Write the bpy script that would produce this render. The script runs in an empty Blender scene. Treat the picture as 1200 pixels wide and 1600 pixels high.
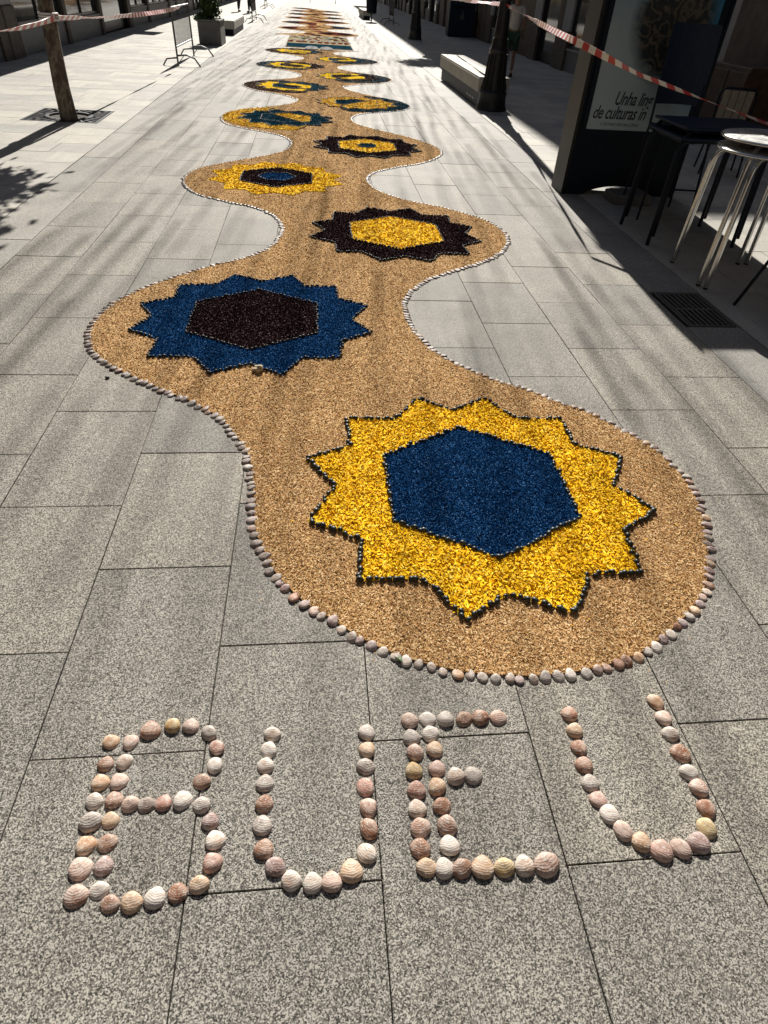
import bpy, bmesh, math, random
import numpy as np
from mathutils import Vector, Matrix
from mathutils.geometry import tessellate_polygon
R = random.Random(7)
NR = np.random.RandomState(11)
SC = bpy.context.scene
COL = SC.collection
# ---------------------------------------------------------------- camera, sky, sun
CAM_H = 1.7607
PITCH, YAW, ROLL, FPX = 0.7151808, 0.13263623, 0.06841801, 950.0   # focal length in pixels of a 1200 wide picture
cy, sy, cp, sp = math.cos(YAW), math.sin(YAW), math.cos(PITCH), math.sin(PITCH)
FWD = Vector((sy*cp, cy*cp, -sp)); R0 = Vector((cy, -sy, 0)); U0 = R0.cross(FWD)
RGT = R0*math.cos(ROLL) + U0*math.sin(ROLL); UPV = U0*math.cos(ROLL) - R0*math.sin(ROLL)
cam_d = bpy.data.cameras.new('camera'); cam = bpy.data.objects.new('camera', cam_d); COL.objects.link(cam)
cam.matrix_world = Matrix.Translation((0, 0, CAM_H)) @ Matrix((RGT, UPV, -FWD)).transposed().to_4x4()
cam_d.sensor_fit = 'HORIZONTAL'; cam_d.sensor_width = 36.0; cam_d.lens = FPX/1200*36
cam_d.clip_start = 0.02; cam_d.clip_end = 400
SC.camera = cam
SUN_AZ = math.radians(4.2)          # clockwise from +Y: the sun stands ahead, a little to the right
SUN_EL = math.radians(34)
world = bpy.data.worlds.new('World'); SC.world = world; world.use_nodes = True
nt = world.node_tree; bg = nt.nodes['Background']
sky = nt.nodes.new('ShaderNodeTexSky'); sky.sky_type = 'NISHITA'; sky.sun_disc = False
sky.sun_elevation = SUN_EL; sky.sun_rotation = SUN_AZ
nt.links.new(sky.outputs[0], bg.inputs[0]); bg.inputs[1].default_value = 0.05
sun_d = bpy.data.lights.new('sun', 'SUN'); sun_d.energy = 5.0; sun_d.angle = math.radians(0.5); sun_d.color = (1.0, 0.95, 0.87)
sun = bpy.data.objects.new('sun', sun_d); COL.objects.link(sun)
SUN_DIR = Vector((math.sin(SUN_AZ)*math.cos(SUN_EL), math.cos(SUN_AZ)*math.cos(SUN_EL), math.sin(SUN_EL)))
sun.rotation_euler = SUN_DIR.to_track_quat('Z', 'Y').to_euler()
SC.view_settings.view_transform = 'Standard'; SC.view_settings.look = 'None'
SC.view_settings.gamma = 1.0; SC.view_settings.exposure = 0.87; SC.view_settings.use_curve_mapping = False

# ---------------------------------------------------------------- helpers
def ground(u, v, z=0.0):
    "point of the real street that stands at this place of the photograph, at height z"
    d = FWD*FPX + RGT*(u-600) + UPV*(800-v)
    t = (z-CAM_H)/d.z
    return Vector((d.x*t, d.y*t, z))
def at_depth(u, v, Y):
    d = FWD*FPX + RGT*(u-600) + UPV*(800-v)
    t = Y/d.y
    return Vector((d.x*t, Y, CAM_H + d.z*t))
def in_view(x, y, z=0.0, m=60):
    p = Vector((x, y, z-CAM_H)); k = p.dot(FWD)
    if k < .05: return False
    u = 600+FPX*p.dot(RGT)/k; v = 800-FPX*p.dot(UPV)/k
    return -m < u < 1200+m and -m < v < 1600+m

def tag(o, label=None, cat=None, group=None, kind=None):
    if label: o['label'] = label
    if cat: o['category'] = cat
    if group: o['group'] = group
    if kind: o['kind'] = kind
    return o
def link(name, mesh, parent=None, loc=None, rot=None, color=None):
    o = bpy.data.objects.new(name, mesh); COL.objects.link(o)
    if parent is not None: o.parent = parent
    if loc is not None: o.location = loc
    if rot is not None: o.rotation_euler = rot
    if color is not None: o.color = color
    return o
def empty(name, loc=(0, 0, 0), rz=0.0, **k):
    o = bpy.data.objects.new(name, None); COL.objects.link(o)
    o.empty_display_size = .1
    o.location = loc; o.rotation_euler = (0, 0, rz)
    return tag(o, **k)
def copy_tree(o, parent=None, loc=None, rz=None, **k):
    c = o.copy(); COL.objects.link(c)
    if parent is not None: c.parent = parent
    if loc is not None: c.location = loc
    if rz is not None: c.rotation_euler = (0, 0, rz)
    for ch in list(o.children): copy_tree(ch, c)
    return tag(c, **k)

class MB:
    "collects shapes into one mesh"
    def __init__(s): s.v = []; s.f = []; s.m = []
    def add(s, vs, fs, mi=0):
        b = len(s.v); s.v += [tuple(v) for v in vs]; s.f += [tuple(i+b for i in f) for f in fs]; s.m += [mi]*len(fs); return s
    def box(s, x0, x1, y0, y1, z0, z1, c=0.0, mi=0):
        if c <= 0:
            vs = [(x, y, z) for z in (z0, z1) for x, y in ((x0, y0), (x1, y0), (x1, y1), (x0, y1))]
            return s.add(vs, [(3, 2, 1, 0), (4, 5, 6, 7), (0, 1, 5, 4), (1, 2, 6, 5), (2, 3, 7, 6), (3, 0, 4, 7)], mi)
        def ring(i, z): return [(x0+i, y0+i, z), (x1-i, y0+i, z), (x1-i, y1-i, z), (x0+i, y1-i, z)]
        vs = ring(c, z0)+ring(0, z0+c)+ring(0, z1-c)+ring(c, z1)
        fs = [(3, 2, 1, 0), (12, 13, 14, 15)]
        for k in range(3):
            for j in range(4): fs.append((k*4+j, k*4+(j+1) % 4, k*4+4+(j+1) % 4, k*4+4+j))
        return s.add(vs, fs, mi)
    def slab(s, x0, x1, y0, y1, z1, c=.0018, t=.03, tilt=0, mi=0):
        "paving slab: chamfered top, sides, no underside"
        vs = [(x0, y0, z1-t), (x1, y0, z1-t), (x1, y1, z1-t), (x0, y1, z1-t), (x0, y0, z1-c), (x1, y0, z1-c), (x1, y1, z1-c), (x0, y1, z1-c),
              (x0+c, y0+c, z1), (x1-c, y0+c, z1), (x1-c, y1-c, z1), (x0+c, y1-c, z1)]
        fs = [(8, 9, 10, 11)]
        for k in range(2):
            for j in range(4): fs.append((k*4+j, k*4+(j+1) % 4, k*4+4+(j+1) % 4, k*4+4+j))
        return s.add(vs, fs, mi)
    def tube(s, pts, r, n=10, cap=True, mi=0):
        pts = [Vector(p) for p in pts]; rs = r if isinstance(r, (list, tuple)) else [r]*len(pts)
        rings = []; up = None
        for i, p in enumerate(pts):
            if i == 0: t = pts[1]-p
            elif i == len(pts)-1: t = p-pts[i-1]
            else: t = (pts[i+1]-p).normalized()+(p-pts[i-1]).normalized()
            t.normalize()
            if up is None:
                a = Vector((0, 0, 1)) if abs(t.z) < .9 else Vector((1, 0, 0)); up = a.cross(t).normalized()
            up = (up - t*up.dot(t)).normalized(); w = t.cross(up)
            rings.append([p+(up*math.cos(2*math.pi*k/n)+w*math.sin(2*math.pi*k/n))*rs[i] for k in range(n)])
        vs = [v for g in rings for v in g]; fs = []
        for i in range(len(pts)-1):
            for k in range(n): fs.append((i*n+k, i*n+(k+1) % n, (i+1)*n+(k+1) % n, (i+1)*n+k))
        if cap: fs.append(tuple(range(n-1, -1, -1))); fs.append(tuple((len(pts)-1)*n+k for k in range(n)))
        return s.add(vs, fs, mi)
    def lathe(s, prof, n=24, c=(0, 0), mi=0, flute=0.0, nf=0):
        vs = []; fs = []
        for r_, z in prof:
            for k in range(n):
                a = 2*math.pi*k/n; rr = r_*(1+(flute*math.cos(nf*a) if nf else 0)); vs.append((c[0]+rr*math.cos(a), c[1]+rr*math.sin(a), z))
        for i in range(len(prof)-1):
            for k in range(n): fs.append((i*n+k, i*n+(k+1) % n, (i+1)*n+(k+1) % n, (i+1)*n+k))
        fs.append(tuple(range(n-1, -1, -1))); fs.append(tuple((len(prof)-1)*n+k for k in range(n)))
        return s.add(vs, fs, mi)
    def prism(s, poly, z0, z1, mi=0):
        "extruded outline (concave allowed)"
        n = len(poly); P = [Vector((p[0], p[1], 0)) for p in poly]
        area = sum(P[i].x*P[(i+1) % n].y-P[(i+1) % n].x*P[i].y for i in range(n))
        if area < 0: P.reverse()
        tris = tessellate_polygon([P])
        vs = [(p.x, p.y, z0) for p in P]+[(p.x, p.y, z1) for p in P]; fs = []
        for t in tris:
            a, b, c = t
            if (P[b]-P[a]).cross(P[c]-P[a]).z < 0: b, c = c, b
            fs.append((a+n, b+n, c+n))
        for i in range(n): fs.append((i, (i+1) % n, n+(i+1) % n, n+i))
        return s.add(vs, fs, mi)
    def mesh(s, name, mats, smooth=False):
        me = bpy.data.meshes.new(name); me.from_pydata(s.v, [], s.f)
        for m in (mats if isinstance(mats, (list, tuple)) else [mats]): me.materials.append(m)
        if any(s.m): me.polygons.foreach_set('material_index', s.m)
        if smooth: me.polygons.foreach_set('use_smooth', [True]*len(me.polygons))
        me.update(); return me
    def build(s, name, mats, parent=None, smooth=False, **k):
        o = link(name, s.mesh(name, mats, smooth), parent); return tag(o, **k)
def smooth_by_angle(o, deg=40):
    me = o.data; me.polygons.foreach_set('use_smooth', [True]*len(me.polygons))
    bm = bmesh.new(); bm.from_mesh(me)
    for e in bm.edges:
        if len(e.link_faces) == 2 and e.calc_face_angle(0) > math.radians(deg): e.smooth = False
    bm.to_mesh(me); bm.free(); return o
def np_mesh(name, V, F, mat):
    "V (n,3) and F (m,k) arrays to one mesh, fast"
    me = bpy.data.meshes.new(name); n, k = F.shape
    me.vertices.add(len(V)); me.vertices.foreach_set('co', V.astype(np.float32).ravel())
    me.loops.add(n*k); me.loops.foreach_set('vertex_index', F.astype(np.int32).ravel())
    me.polygons.add(n); me.polygons.foreach_set('loop_start', np.arange(0, n*k, k, dtype=np.int32))
    me.polygons.foreach_set('loop_total', np.full(n, k, dtype=np.int32))
    me.materials.append(mat); me.update(calc_edges=True); return me
def replicate(V0, F0, loc, ang, scl, tilt=None, squash=None):
    "many turned copies of a small shape as arrays"
    n = len(loc); V = np.repeat(V0[None], n, 0)*scl[:, None, None] if scl.ndim == 1 else V0[None]*scl[:, None, :]
    if tilt is not None:
        c, s_ = np.cos(tilt[:, 0])[:, None], np.sin(tilt[:, 0])[:, None]
        x, y, z = V[..., 0].copy(), V[..., 1].copy(), V[..., 2].copy(); V[..., 1] = y*c-z*s_; V[..., 2] = y*s_+z*c
        c, s_ = np.cos(tilt[:, 1])[:, None], np.sin(tilt[:, 1])[:, None]
        x, z = V[..., 0].copy(), V[..., 2].copy(); V[..., 0] = x*c+z*s_; V[..., 2] = -x*s_+z*c
    c, s_ = np.cos(ang)[:, None], np.sin(ang)[:, None]
    x, y = V[..., 0].copy(), V[..., 1].copy(); V[..., 0] = x*c-y*s_; V[..., 1] = x*s_+y*c
    V = V+loc[:, None, :]
    F = F0[None]+(np.arange(n)*len(V0))[:, None, None]
    return V.reshape(-1, 3), F.reshape(-1, F0.shape[1])

# ---------------------------------------------------------------- materials
class NT:
    def __init__(s, name):
        s.m = bpy.data.materials.new(name); s.m.use_nodes = True; s.t = s.m.node_tree; s.b = s.t.nodes['Principled BSDF']
    def n(s, typ, **k):
        o = s.t.nodes.new(typ)
        for a, v in k.items():
            if a in o.inputs.keys(): o.inputs[a].default_value = v
            else: setattr(o, a, v)
        return o
    def l(s, a, b): s.t.links.new(a, b)
    def ramp(s, fac, stops, interp='LINEAR'):
        r = s.n('ShaderNodeValToRGB'); cr = r.color_ramp; cr.interpolation = interp
        while len(cr.elements) < len(stops): cr.elements.new(.5)
        for e, (p, c) in zip(cr.elements, stops): e.position = p; e.color = tuple(c)+(1,)
        s.l(fac, r.inputs[0]); return r.outputs[0]
    def mix(s, fac, a, b, mode='MIX'):
        x = s.n('ShaderNodeMix', data_type='RGBA', blend_type=mode)
        for i, v in ((0, fac), (6, a), (7, b)):
            if hasattr(v, 'is_linked') or hasattr(v, 'links'): s.l(v, x.inputs[i])
            else: x.inputs[i].default_value = v if i == 0 else (tuple(v)+(1,))
        return x.outputs[2]
    def math(s, op, a, b=0.0):
        x = s.n('ShaderNodeMath', operation=op)
        for i, v in ((0, a), (1, b)):
            if hasattr(v, 'links'): s.l(v, x.inputs[i])
            else: x.inputs[i].default_value = v
        return x.outputs[0]
    def pos(s, scale=(1, 1, 1), obj=False):
        if obj: o = s.n('ShaderNodeTexCoord').outputs['Object']
        else: o = s.n('ShaderNodeNewGeometry').outputs['Position']
        m = s.n('ShaderNodeMapping'); m.inputs['Scale'].default_value = scale; s.l(o, m.inputs[0]); return m.outputs[0]
    def noise(s, vec, scale, detail=3.0, rough=.5):
        x = s.n('ShaderNodeTexNoise'); x.inputs['Scale'].default_value = scale; x.inputs['Detail'].default_value = detail; x.inputs['Roughness'].default_value = rough
        s.l(vec, x.inputs['Vector']); return x.outputs[0]
    def bump(s, h, strength=.3, dist=.002):
        b = s.n('ShaderNodeBump'); b.inputs['Strength'].default_value = strength; b.inputs['Distance'].default_value = dist
        s.l(h, b.inputs['Height']); s.l(b.outputs[0], s.b.inputs['Normal'])
    def set(s, **k):
        for a, v in k.items(): s.b.inputs[a.replace('_', ' ')].default_value = v
        return s
def flat(name, col, rough=.6, metal=0.0, var=.12, scale=30, spec=.5, bump=0.0):
    n = NT(name); v = n.noise(n.pos(obj=True), scale, 4)
    c = n.ramp(v, [(.3, [x*(1-var) for x in col]), (.7, [min(1, x*(1+var)) for x in col])]); n.l(c, n.b.inputs['Base Color'])
    n.set(Roughness=rough, Metallic=metal); n.b.inputs['Specular IOR Level'].default_value = spec
    if bump: n.bump(v, bump)
    return n.m
def granite(name, dark, mid, light, rough=.79, contrast=1.0, island=False, streak=.10, spec=.24):
    n = NT(name); p = n.pos()
    a = n.n('ShaderNodeTexVoronoi'); a.inputs['Scale'].default_value = 330; n.l(p, a.inputs['Vector'])
    sep = n.n('ShaderNodeSeparateColor'); n.l(a.outputs['Color'], sep.inputs[0])
    nz = n.noise(p, 240, 2, .65)
    f = n.math('ADD', n.math('MULTIPLY', sep.outputs[0], .55), n.math('MULTIPLY', nz, .45))
    c = n.ramp(f, [(.31, dark), (.40, mid), (.55, mid), (.64, light)])
    big = n.noise(p, 2.3, 4, .6)
    c = n.mix(1.0, c, n.ramp(big, [(.25, (.80, .79, .78)), (.7, (1.06, 1.05, 1.03))]), 'MULTIPLY')
    # faint darker streaks drawn out along the street
    st = n.noise(n.pos((5.5, .35, 1)), 1.6, 3, .6)
    c = n.mix(1.0, c, n.ramp(st, [(.40, (1-streak,)*3), (.60, (1.0, 1.0, 1.0))]), 'MULTIPLY')
    if island: rnd = n.n('ShaderNodeNewGeometry').outputs['Random Per Island']
    else: rnd = n.n('ShaderNodeObjectInfo').outputs['Random']
    c = n.mix(1.0, c, n.ramp(rnd, [(0, (.84, .845, .86)), (.5, (1, .99, .975)), (1, (1.12, 1.10, 1.06))]), 'MULTIPLY')
    # old gum and drip spots
    v2 = n.n('ShaderNodeTexVoronoi'); v2.inputs['Scale'].default_value = 3.1; n.l(p, v2.inputs['Vector'])
    c = n.mix(n.ramp(v2.outputs['Distance'], [(.045, (.45,)*3), (.065, (0, 0, 0))]), c, (.09, .09, .085))
    n.l(c, n.b.inputs['Base Color']); n.set(Roughness=rough); n.b.inputs['Specular IOR Level'].default_value = spec
    n.l(n.ramp(f, [(.3, (rough-.12,)*3), (.7, (rough+.08,)*3)]), n.b.inputs['Roughness'])
    n.bump(f, .35, .0015); return n.m
G_CENTRE = granite('granite_centre', (.036, .034, .030), (.163, .155, .138), (.42, .403, .362))
G_CENTRE_F = granite('granite_centre_far', (.036, .034, .030), (.163, .155, .138), (.42, .403, .362), island=True)
G_SIDE = granite('granite_side', (.22, .215, .195), (.38, .37, .345), (.48, .47, .435), rough=.8, streak=.05)
G_SIDE_F = granite('granite_side_far', (.22, .215, .195), (.38, .37, .345), (.48, .47, .435), rough=.8, island=True, streak=.05)
G_KERB = granite('granite_kerb', (.10, .097, .09), (.235, .23, .215), (.38, .37, .345), streak=.06)
G_SEAT = granite('granite_seat', (.34, .33, .30), (.46, .45, .42), (.54, .53, .49), streak=0)
M_BED = flat('joint_mortar', (.045, .043, .04), .95, var=.4, scale=40)
M_IRON = flat('cast_iron', (.020, .021, .022), .42, .3, var=.3, scale=60, bump=.2)
M_IRON_PAINT = flat('grey_painted_iron', (.03, .032, .035), .35, .2)
M_STEEL = flat('galvanised_steel', (.12, .125, .13), .4, .7, var=.2)
M_ALU = flat('polished_aluminium', (.62, .62, .60), .2, 1.0, var=.08)
M_BLACK = flat('black_lacquer', (.008, .013, .021), .5, 0, var=.2, spec=.15)
M_NAVY = flat('navy_plastic', (.012, .023, .045), .55, 0, var=.15, spec=.2)
M_RUBBER = flat('rubber', (.012,)*3, .8)
M_DARKCLOTH = flat('dark_cloth', (.015, .015, .018), .9)
M_SKIN = flat('skin', (.30, .17, .11), .55, var=.06)
M_SHIRT = flat('light_shirt', (.55, .53, .5), .9, var=.06)
M_SHORTS = flat('green_shorts', (.03, .075, .045), .9)
M_SHOE = flat('dark_shoes', (.02, .02, .022), .6)
M_HAIR = flat('dark_hair', (.02, .014, .01), .7)
M_SOCK = flat('white_socks', (.6, .6, .58), .9)

def grain_mat(name, stops, rough=.6, spec=.4):
    n = NT(name); rnd = n.n('ShaderNodeNewGeometry').outputs['Random Per Island']
    c = n.ramp(rnd, stops)
    c = n.mix(1.0, c, n.ramp(n.noise(n.pos((1, 2.0, 1)), 5.5, 4, .65), [(.32, (.80, .77, .74)), (.62, (1.06, 1.06, 1.05))]), 'MULTIPLY'); n.l(c, n.b.inputs['Base Color']); n.set(Roughness=rough); n.b.inputs['Specular IOR Level'].default_value = spec; return n.m  # broad tone patches stand in for the shading of ridges in the heaped grains
def bed_mat(name, stops, scale, rough=.8, big=None, stretch=(1, 1, 1), bump=.9, dist=.006):
    n = NT(name); p = n.pos(stretch); a = n.noise(p, scale, 3, .65)
    v = n.n('ShaderNodeTexVoronoi'); v.inputs['Scale'].default_value = scale*1.1; n.l(p, v.inputs['Vector'])
    sep = n.n('ShaderNodeSeparateColor'); n.l(v.outputs['Color'], sep.inputs[0])
    f = n.math('ADD', n.math('MULTIPLY', a, .5), n.math('MULTIPLY', sep.outputs[0], .5))
    c = n.ramp(f, stops)
    if big: c = n.mix(1.0, c, n.ramp(n.noise(n.pos(), big, 4, .6), [(.3, (.8, .78, .75)), (.65, (1.05, 1.05, 1.05))]), 'MULTIPLY')
    n.l(c, n.b.inputs['Base Color']); n.set(Roughness=rough); n.b.inputs['Specular IOR Level'].default_value = .0; n.bump(f, bump, dist); return n.m
TAN = [(0, (.18, .085, .030)), (.3, (.40, .215, .083)), (.6, (.55, .325, .138)), (.85, (.67, .45, .22)), (1, (.83, .63, .38))]
YEL = [(0, (.58, .28, .008)), (.3, (.80, .46, .012)), (.8, (.88, .58, .02)), (1, (.92, .72, .13))]
BLU = [(0, (.002, .008, .032)), (.5, (.004, .026, .088)), (.9, (.010, .058, .165)), (1, (.07, .16, .32))]
DRK = [(0, (.004, .002, .002)), (.6, (.010, .005, .006)), (.93, (.024, .012, .014)), (1, (.16, .12, .12))]
TEA = [(0, (.003, .014, .025)), (.6, (.006, .034, .056)), (1, (.03, .09, .13))]
RED = [(0, (.05, .012, .012)), (.5, (.13, .028, .024)), (1, (.26, .09, .065))]
GM = {k: grain_mat('grain_'+n, s, r, sp_) for k, n, s, r, sp_ in (('tan', 'husk', TAN, .75, .1), ('yel', 'yellow', YEL, .8, .04), ('blu', 'blue', BLU, .8, .0), ('drk', 'maroon', DRK, .8, .0), ('tea', 'teal', TEA, .8, .0), ('red', 'red', RED, .6, .4))}
def dim(st, k=.85): return [(.22+.5*p, tuple(x*k for x in c)) for p, c in st]
BM = {'tan': bed_mat('bed_husk', dim(TAN, .8), 150, .9, 1.7), 'yel': bed_mat('bed_yellow', dim(YEL, .95), 90, .7), 'blu': bed_mat('bed_blue', dim(BLU), 160, .55),
      'drk': bed_mat('bed_maroon', dim(DRK), 130, .55), 'tea': bed_mat('bed_teal', dim(TEA), 130, .55), 'red': bed_mat('bed_red', dim(RED), 120, .8)}
def shell_mat(name, ribs=False):
    n = NT(name); tc = n.n('ShaderNodeTexCoord').outputs['Object']; oi = n.n('ShaderNodeObjectInfo')
    sub = n.n('ShaderNodeVectorMath', operation='SUBTRACT'); n.l(tc, sub.inputs[0]); sub.inputs[1].default_value = (0, .40, .1)
    ln = n.n('ShaderNodeVectorMath', operation='LENGTH'); n.l(sub.outputs[0], ln.inputs[0])
    # random offset so that two shells never carry the same mottling
    ov = n.n('ShaderNodeVectorMath', operation='ADD'); n.l(tc, ov.inputs[0])
    cb = n.n('ShaderNodeCombineXYZ'); k = n.math('MULTIPLY', oi.outputs['Random'], 37.0); n.l(k, cb.inputs[0]); n.l(k, cb.inputs[1]); n.l(cb.outputs[0], ov.inputs[1])
    warp = n.noise(ov.outputs[0], 3.5, 3, .6)
    d = n.math('ADD', ln.outputs['Value'], n.math('MULTIPLY', warp, .16))
    w = n.math('SINE', n.math('MULTIPLY', d, 85.0)); w2 = n.math('SINE', n.math('MULTIPLY', d, 27.0))
    patch = n.noise(ov.outputs[0], 2.0, 5, .65)
    col = n.mix(n.ramp(patch, [(.38, (0, 0, 0)), (.62, (.8,)*3)]), oi.outputs['Color'], n.mix(.55, (.66, .61, .55), oi.outputs['Color']))
    dk = n.mix(1.0, col, (.50, .36, .30), 'MULTIPLY')
    amt = n.math('MULTIPLY', n.math('MULTIPLY', n.math('ADD', w2, 1.0), .30), n.math('ADD', n.math('MULTIPLY', warp, 1.6), -.35))
    col = n.mix(amt, col, dk)
    col = n.mix(n.math('MULTIPLY', n.math('ADD', w, 1.0), .13), col, dk)
    cr = n.n('ShaderNodeVectorMath', operation='LENGTH'); n.l(tc, cr.inputs[0])
    crn = n.math('ADD', cr.outputs['Value'], n.math('MULTIPLY', n.math('ADD', patch, -.5), .9))
    k2 = n.n('ShaderNodeMath', operation='FRACT'); n.l(n.math('MULTIPLY', oi.outputs['Random'], 7.31), k2.inputs[0])
    crown = n.mix(1.0, oi.outputs['Color'], (.66, .50, .41), 'MULTIPLY')
    col = n.mix(n.math('MULTIPLY', n.ramp(crn, [(.34, (1,)*3), (.52, (0, 0, 0))]), n.ramp(k2.outputs[0], [(.35, (0, 0, 0)), (.6, (.85,)*3)])), col, crown)
    bare = n.noise(ov.outputs[0], 9.0, 4, .7)
    col = n.mix(n.ramp(bare, [(.56, (0, 0, 0)), (.66, (.7,)*3)]), col, (.74, .72, .67))
    n.l(col, n.b.inputs['Base Color']); n.set(Roughness=.52); n.b.inputs['Specular IOR Level'].default_value = .35
    n.bump(n.math('ADD', n.math('MULTIPLY', w, .35), n.math('MULTIPLY', bare, 1.8)), .17, .02); return n.m
M_SHELL = shell_mat('clam_shell')
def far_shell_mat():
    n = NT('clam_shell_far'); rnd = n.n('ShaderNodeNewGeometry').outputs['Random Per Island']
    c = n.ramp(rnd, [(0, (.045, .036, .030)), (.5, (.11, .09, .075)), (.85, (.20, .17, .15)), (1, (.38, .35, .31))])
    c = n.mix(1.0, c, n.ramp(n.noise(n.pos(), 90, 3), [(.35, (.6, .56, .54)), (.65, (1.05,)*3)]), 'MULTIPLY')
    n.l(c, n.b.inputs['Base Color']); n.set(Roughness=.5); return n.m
M_SHELL_F = far_shell_mat()
M_PERI = flat('periwinkle', (.030, .036, .032), .42, var=.6, scale=2.0, spec=.4)
def peri_far():
    n = NT('periwinkle_far'); c = n.ramp(n.n('ShaderNodeNewGeometry').outputs['Random Per Island'], [(0, (.008, .011, .010)), (.8, (.018, .022, .020)), (1, (.05, .055, .048))])
    n.l(c, n.b.inputs['Base Color']); n.set(Roughness=.55); n.b.inputs['Specular IOR Level'].default_value = .25; return n.m
M_PERI_F = peri_far()

# ---------------------------------------------------------------- the ground and paving
MB().box(-60, 60, -10, 230, -.30, -.034).build('ground', M_BED, kind='structure')
XL, XR, Y_FAR = -2.365, 2.635, 100.0
paving = empty('pavement', kind='structure')
# one 0.5 x 0.765 m slab, shared
TW, TL, GAP = .5, .765, .0032
slab_meshes = []
for i in range(3):
    slab_meshes.append(MB().slab(-TW/2+GAP/2, TW/2-GAP/2, -TL/2+GAP/2, TL/2-GAP/2, 0, c=.0014+.0005*i).mesh('slab', G_CENTRE))
def slab_rows():
    out = []
    for k in range(-5, 5):
        off = .555 if k % 2 else .94
        xc = .135+.5*(k+.5)
        for r in range(-12, 130):
            out.append((xc, off+TL*(r-.5)))
    return out
cells = [c for c in slab_rows() if c[1] < Y_FAR]
vis = sorted([c for c in cells if any(in_view(c[0]+a, c[1]+b) for a in (-.25, 0, .25) for b in (-.38, 0, .38))], key=lambda c: c[1])
near_cells = set(vis[:298])
for i, (x, y) in enumerate(sorted(near_cells)):
    link('slab', slab_meshes[i % 3], paving, (x, y, R.uniform(-.0012, .0012)), (R.uniform(-.0012, .0012), R.uniform(-.0015, .0015), R.choice((0, math.pi))))
mb = MB()
for (x, y) in cells:
    if (x, y) not in near_cells: mb.slab(x-TW/2+GAP/2, x+TW/2-GAP/2, y-TL/2+GAP/2, y+TL/2-GAP/2, R.uniform(-.0012, .0012))
mb.build('slab', G_CENTRE_F, paving, kind='stuff')

def sidewalk(name, x0, x1, ystart, hole):
    root = empty(name, kind='structure'); rowh = .53; L = .80
    sl = MB().slab(-L/2+.002, L/2-.002, -rowh/2+.002, rowh/2-.002, 0, c=.0018).mesh('slab', G_SIDE)
    allc = []
    r = 0; y = ystart
    while y < Y_FAR:
        off = (.0, .37, .16, .55)[r % 4]; x = x0
        cuts = [x0]; xx = x0+(off if off > .12 else .45)
        while xx < x1-.15: cuts.append(xx); xx += L
        cuts.append(x1)
        for a, b in zip(cuts[:-1], cuts[1:]): allc.append((a, b, y, y+rowh))
        y += rowh; r += 1
    if hole:
        hx0, hx1, hy0, hy1 = hole; nc = []
        for a, b, c, d in allc:
            if b <= hx0 or a >= hx1 or d <= hy0 or c >= hy1: nc.append((a, b, c, d)); continue
            if a < hx0: nc.append((a, hx0, c, d))
            if b > hx1: nc.append((hx1, b, c, d))
            m0, m1 = max(a, hx0), min(b, hx1)
            if c < hy0: nc.append((m0, m1, c, hy0))
            if d > hy1: nc.append((m0, m1, hy1, d))
        allc = [q for q in nc if q[1]-q[0] > .02 and q[3]-q[2] > .02]
    v = [c for c in allc if in_view((c[0]+c[1])/2, c[2]+.26, m=10) and c[1]-c[0] > .1]
    v.sort(key=lambda c: c[2]); near = set(v[:290])
    mbf = MB()
    for c in allc:
        a, b, y, y2 = c
        if c in near:
            if abs(b-a-L) < .01 and abs(y2-y-rowh) < .01: link('slab', sl, root, ((a+b)/2, y+rowh/2, R.uniform(-.0015, .0015)), (R.uniform(-.001, .001), R.uniform(-.001, .001), 0))
            else: MB().slab(a+.002, b-.002, y+.002, y2-.002, R.uniform(-.001, .001)).build('slab', G_SIDE, root)
        else: mbf.slab(a+.002, b-.002, y+.002, y2-.002, R.uniform(-.001, .001))
    mbf.build('slab', G_SIDE_F, root, kind='stuff')
    return root
sidewalk('left_sidewalk', -6.9, -2.80, .3-.53*16, (-4.245, -3.175, 10.725, 11.795))
sidewalk('right_sidewalk', 3.06, 7.7, .4-.53*16, None)
# flush kerb strips between the middle of the street and the sidewalks
GRATE = (2.66, 3.035, 3.99, 4.62)
for nm, x0, x1 in (('kerb_strip', XL-.43, XL), ('kerb_strip', XR, 3.055)):
    root = empty(nm, kind='structure')
    y = -.6-1.53*5 if x0 < 0 else .93-1.53*6
    while y < Y_FAR:
        y1 = y+1.53
        if x0 > 0 and y < GRATE[2]-.02 < y1: y1 = GRATE[2]-.01
        if y < 32: MB().slab(x0+.004, x1-.004, y+.003, y1-.003, R.uniform(-.001, .001), c=.003).build('slab', G_KERB, root)
        elif y < 33.6:
            mbk = MB(); yy = y
            while yy < Y_FAR: mbk.slab(x0+.004, x1-.004, yy+.003, yy+1.527, 0); yy += 1.53
            mbk.build('slab', G_KERB, root, kind='stuff')
        y = GRATE[3]+.01 if (x0 > 0 and abs(y1-(GRATE[2]-.01)) < 1e-6) else y1
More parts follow.
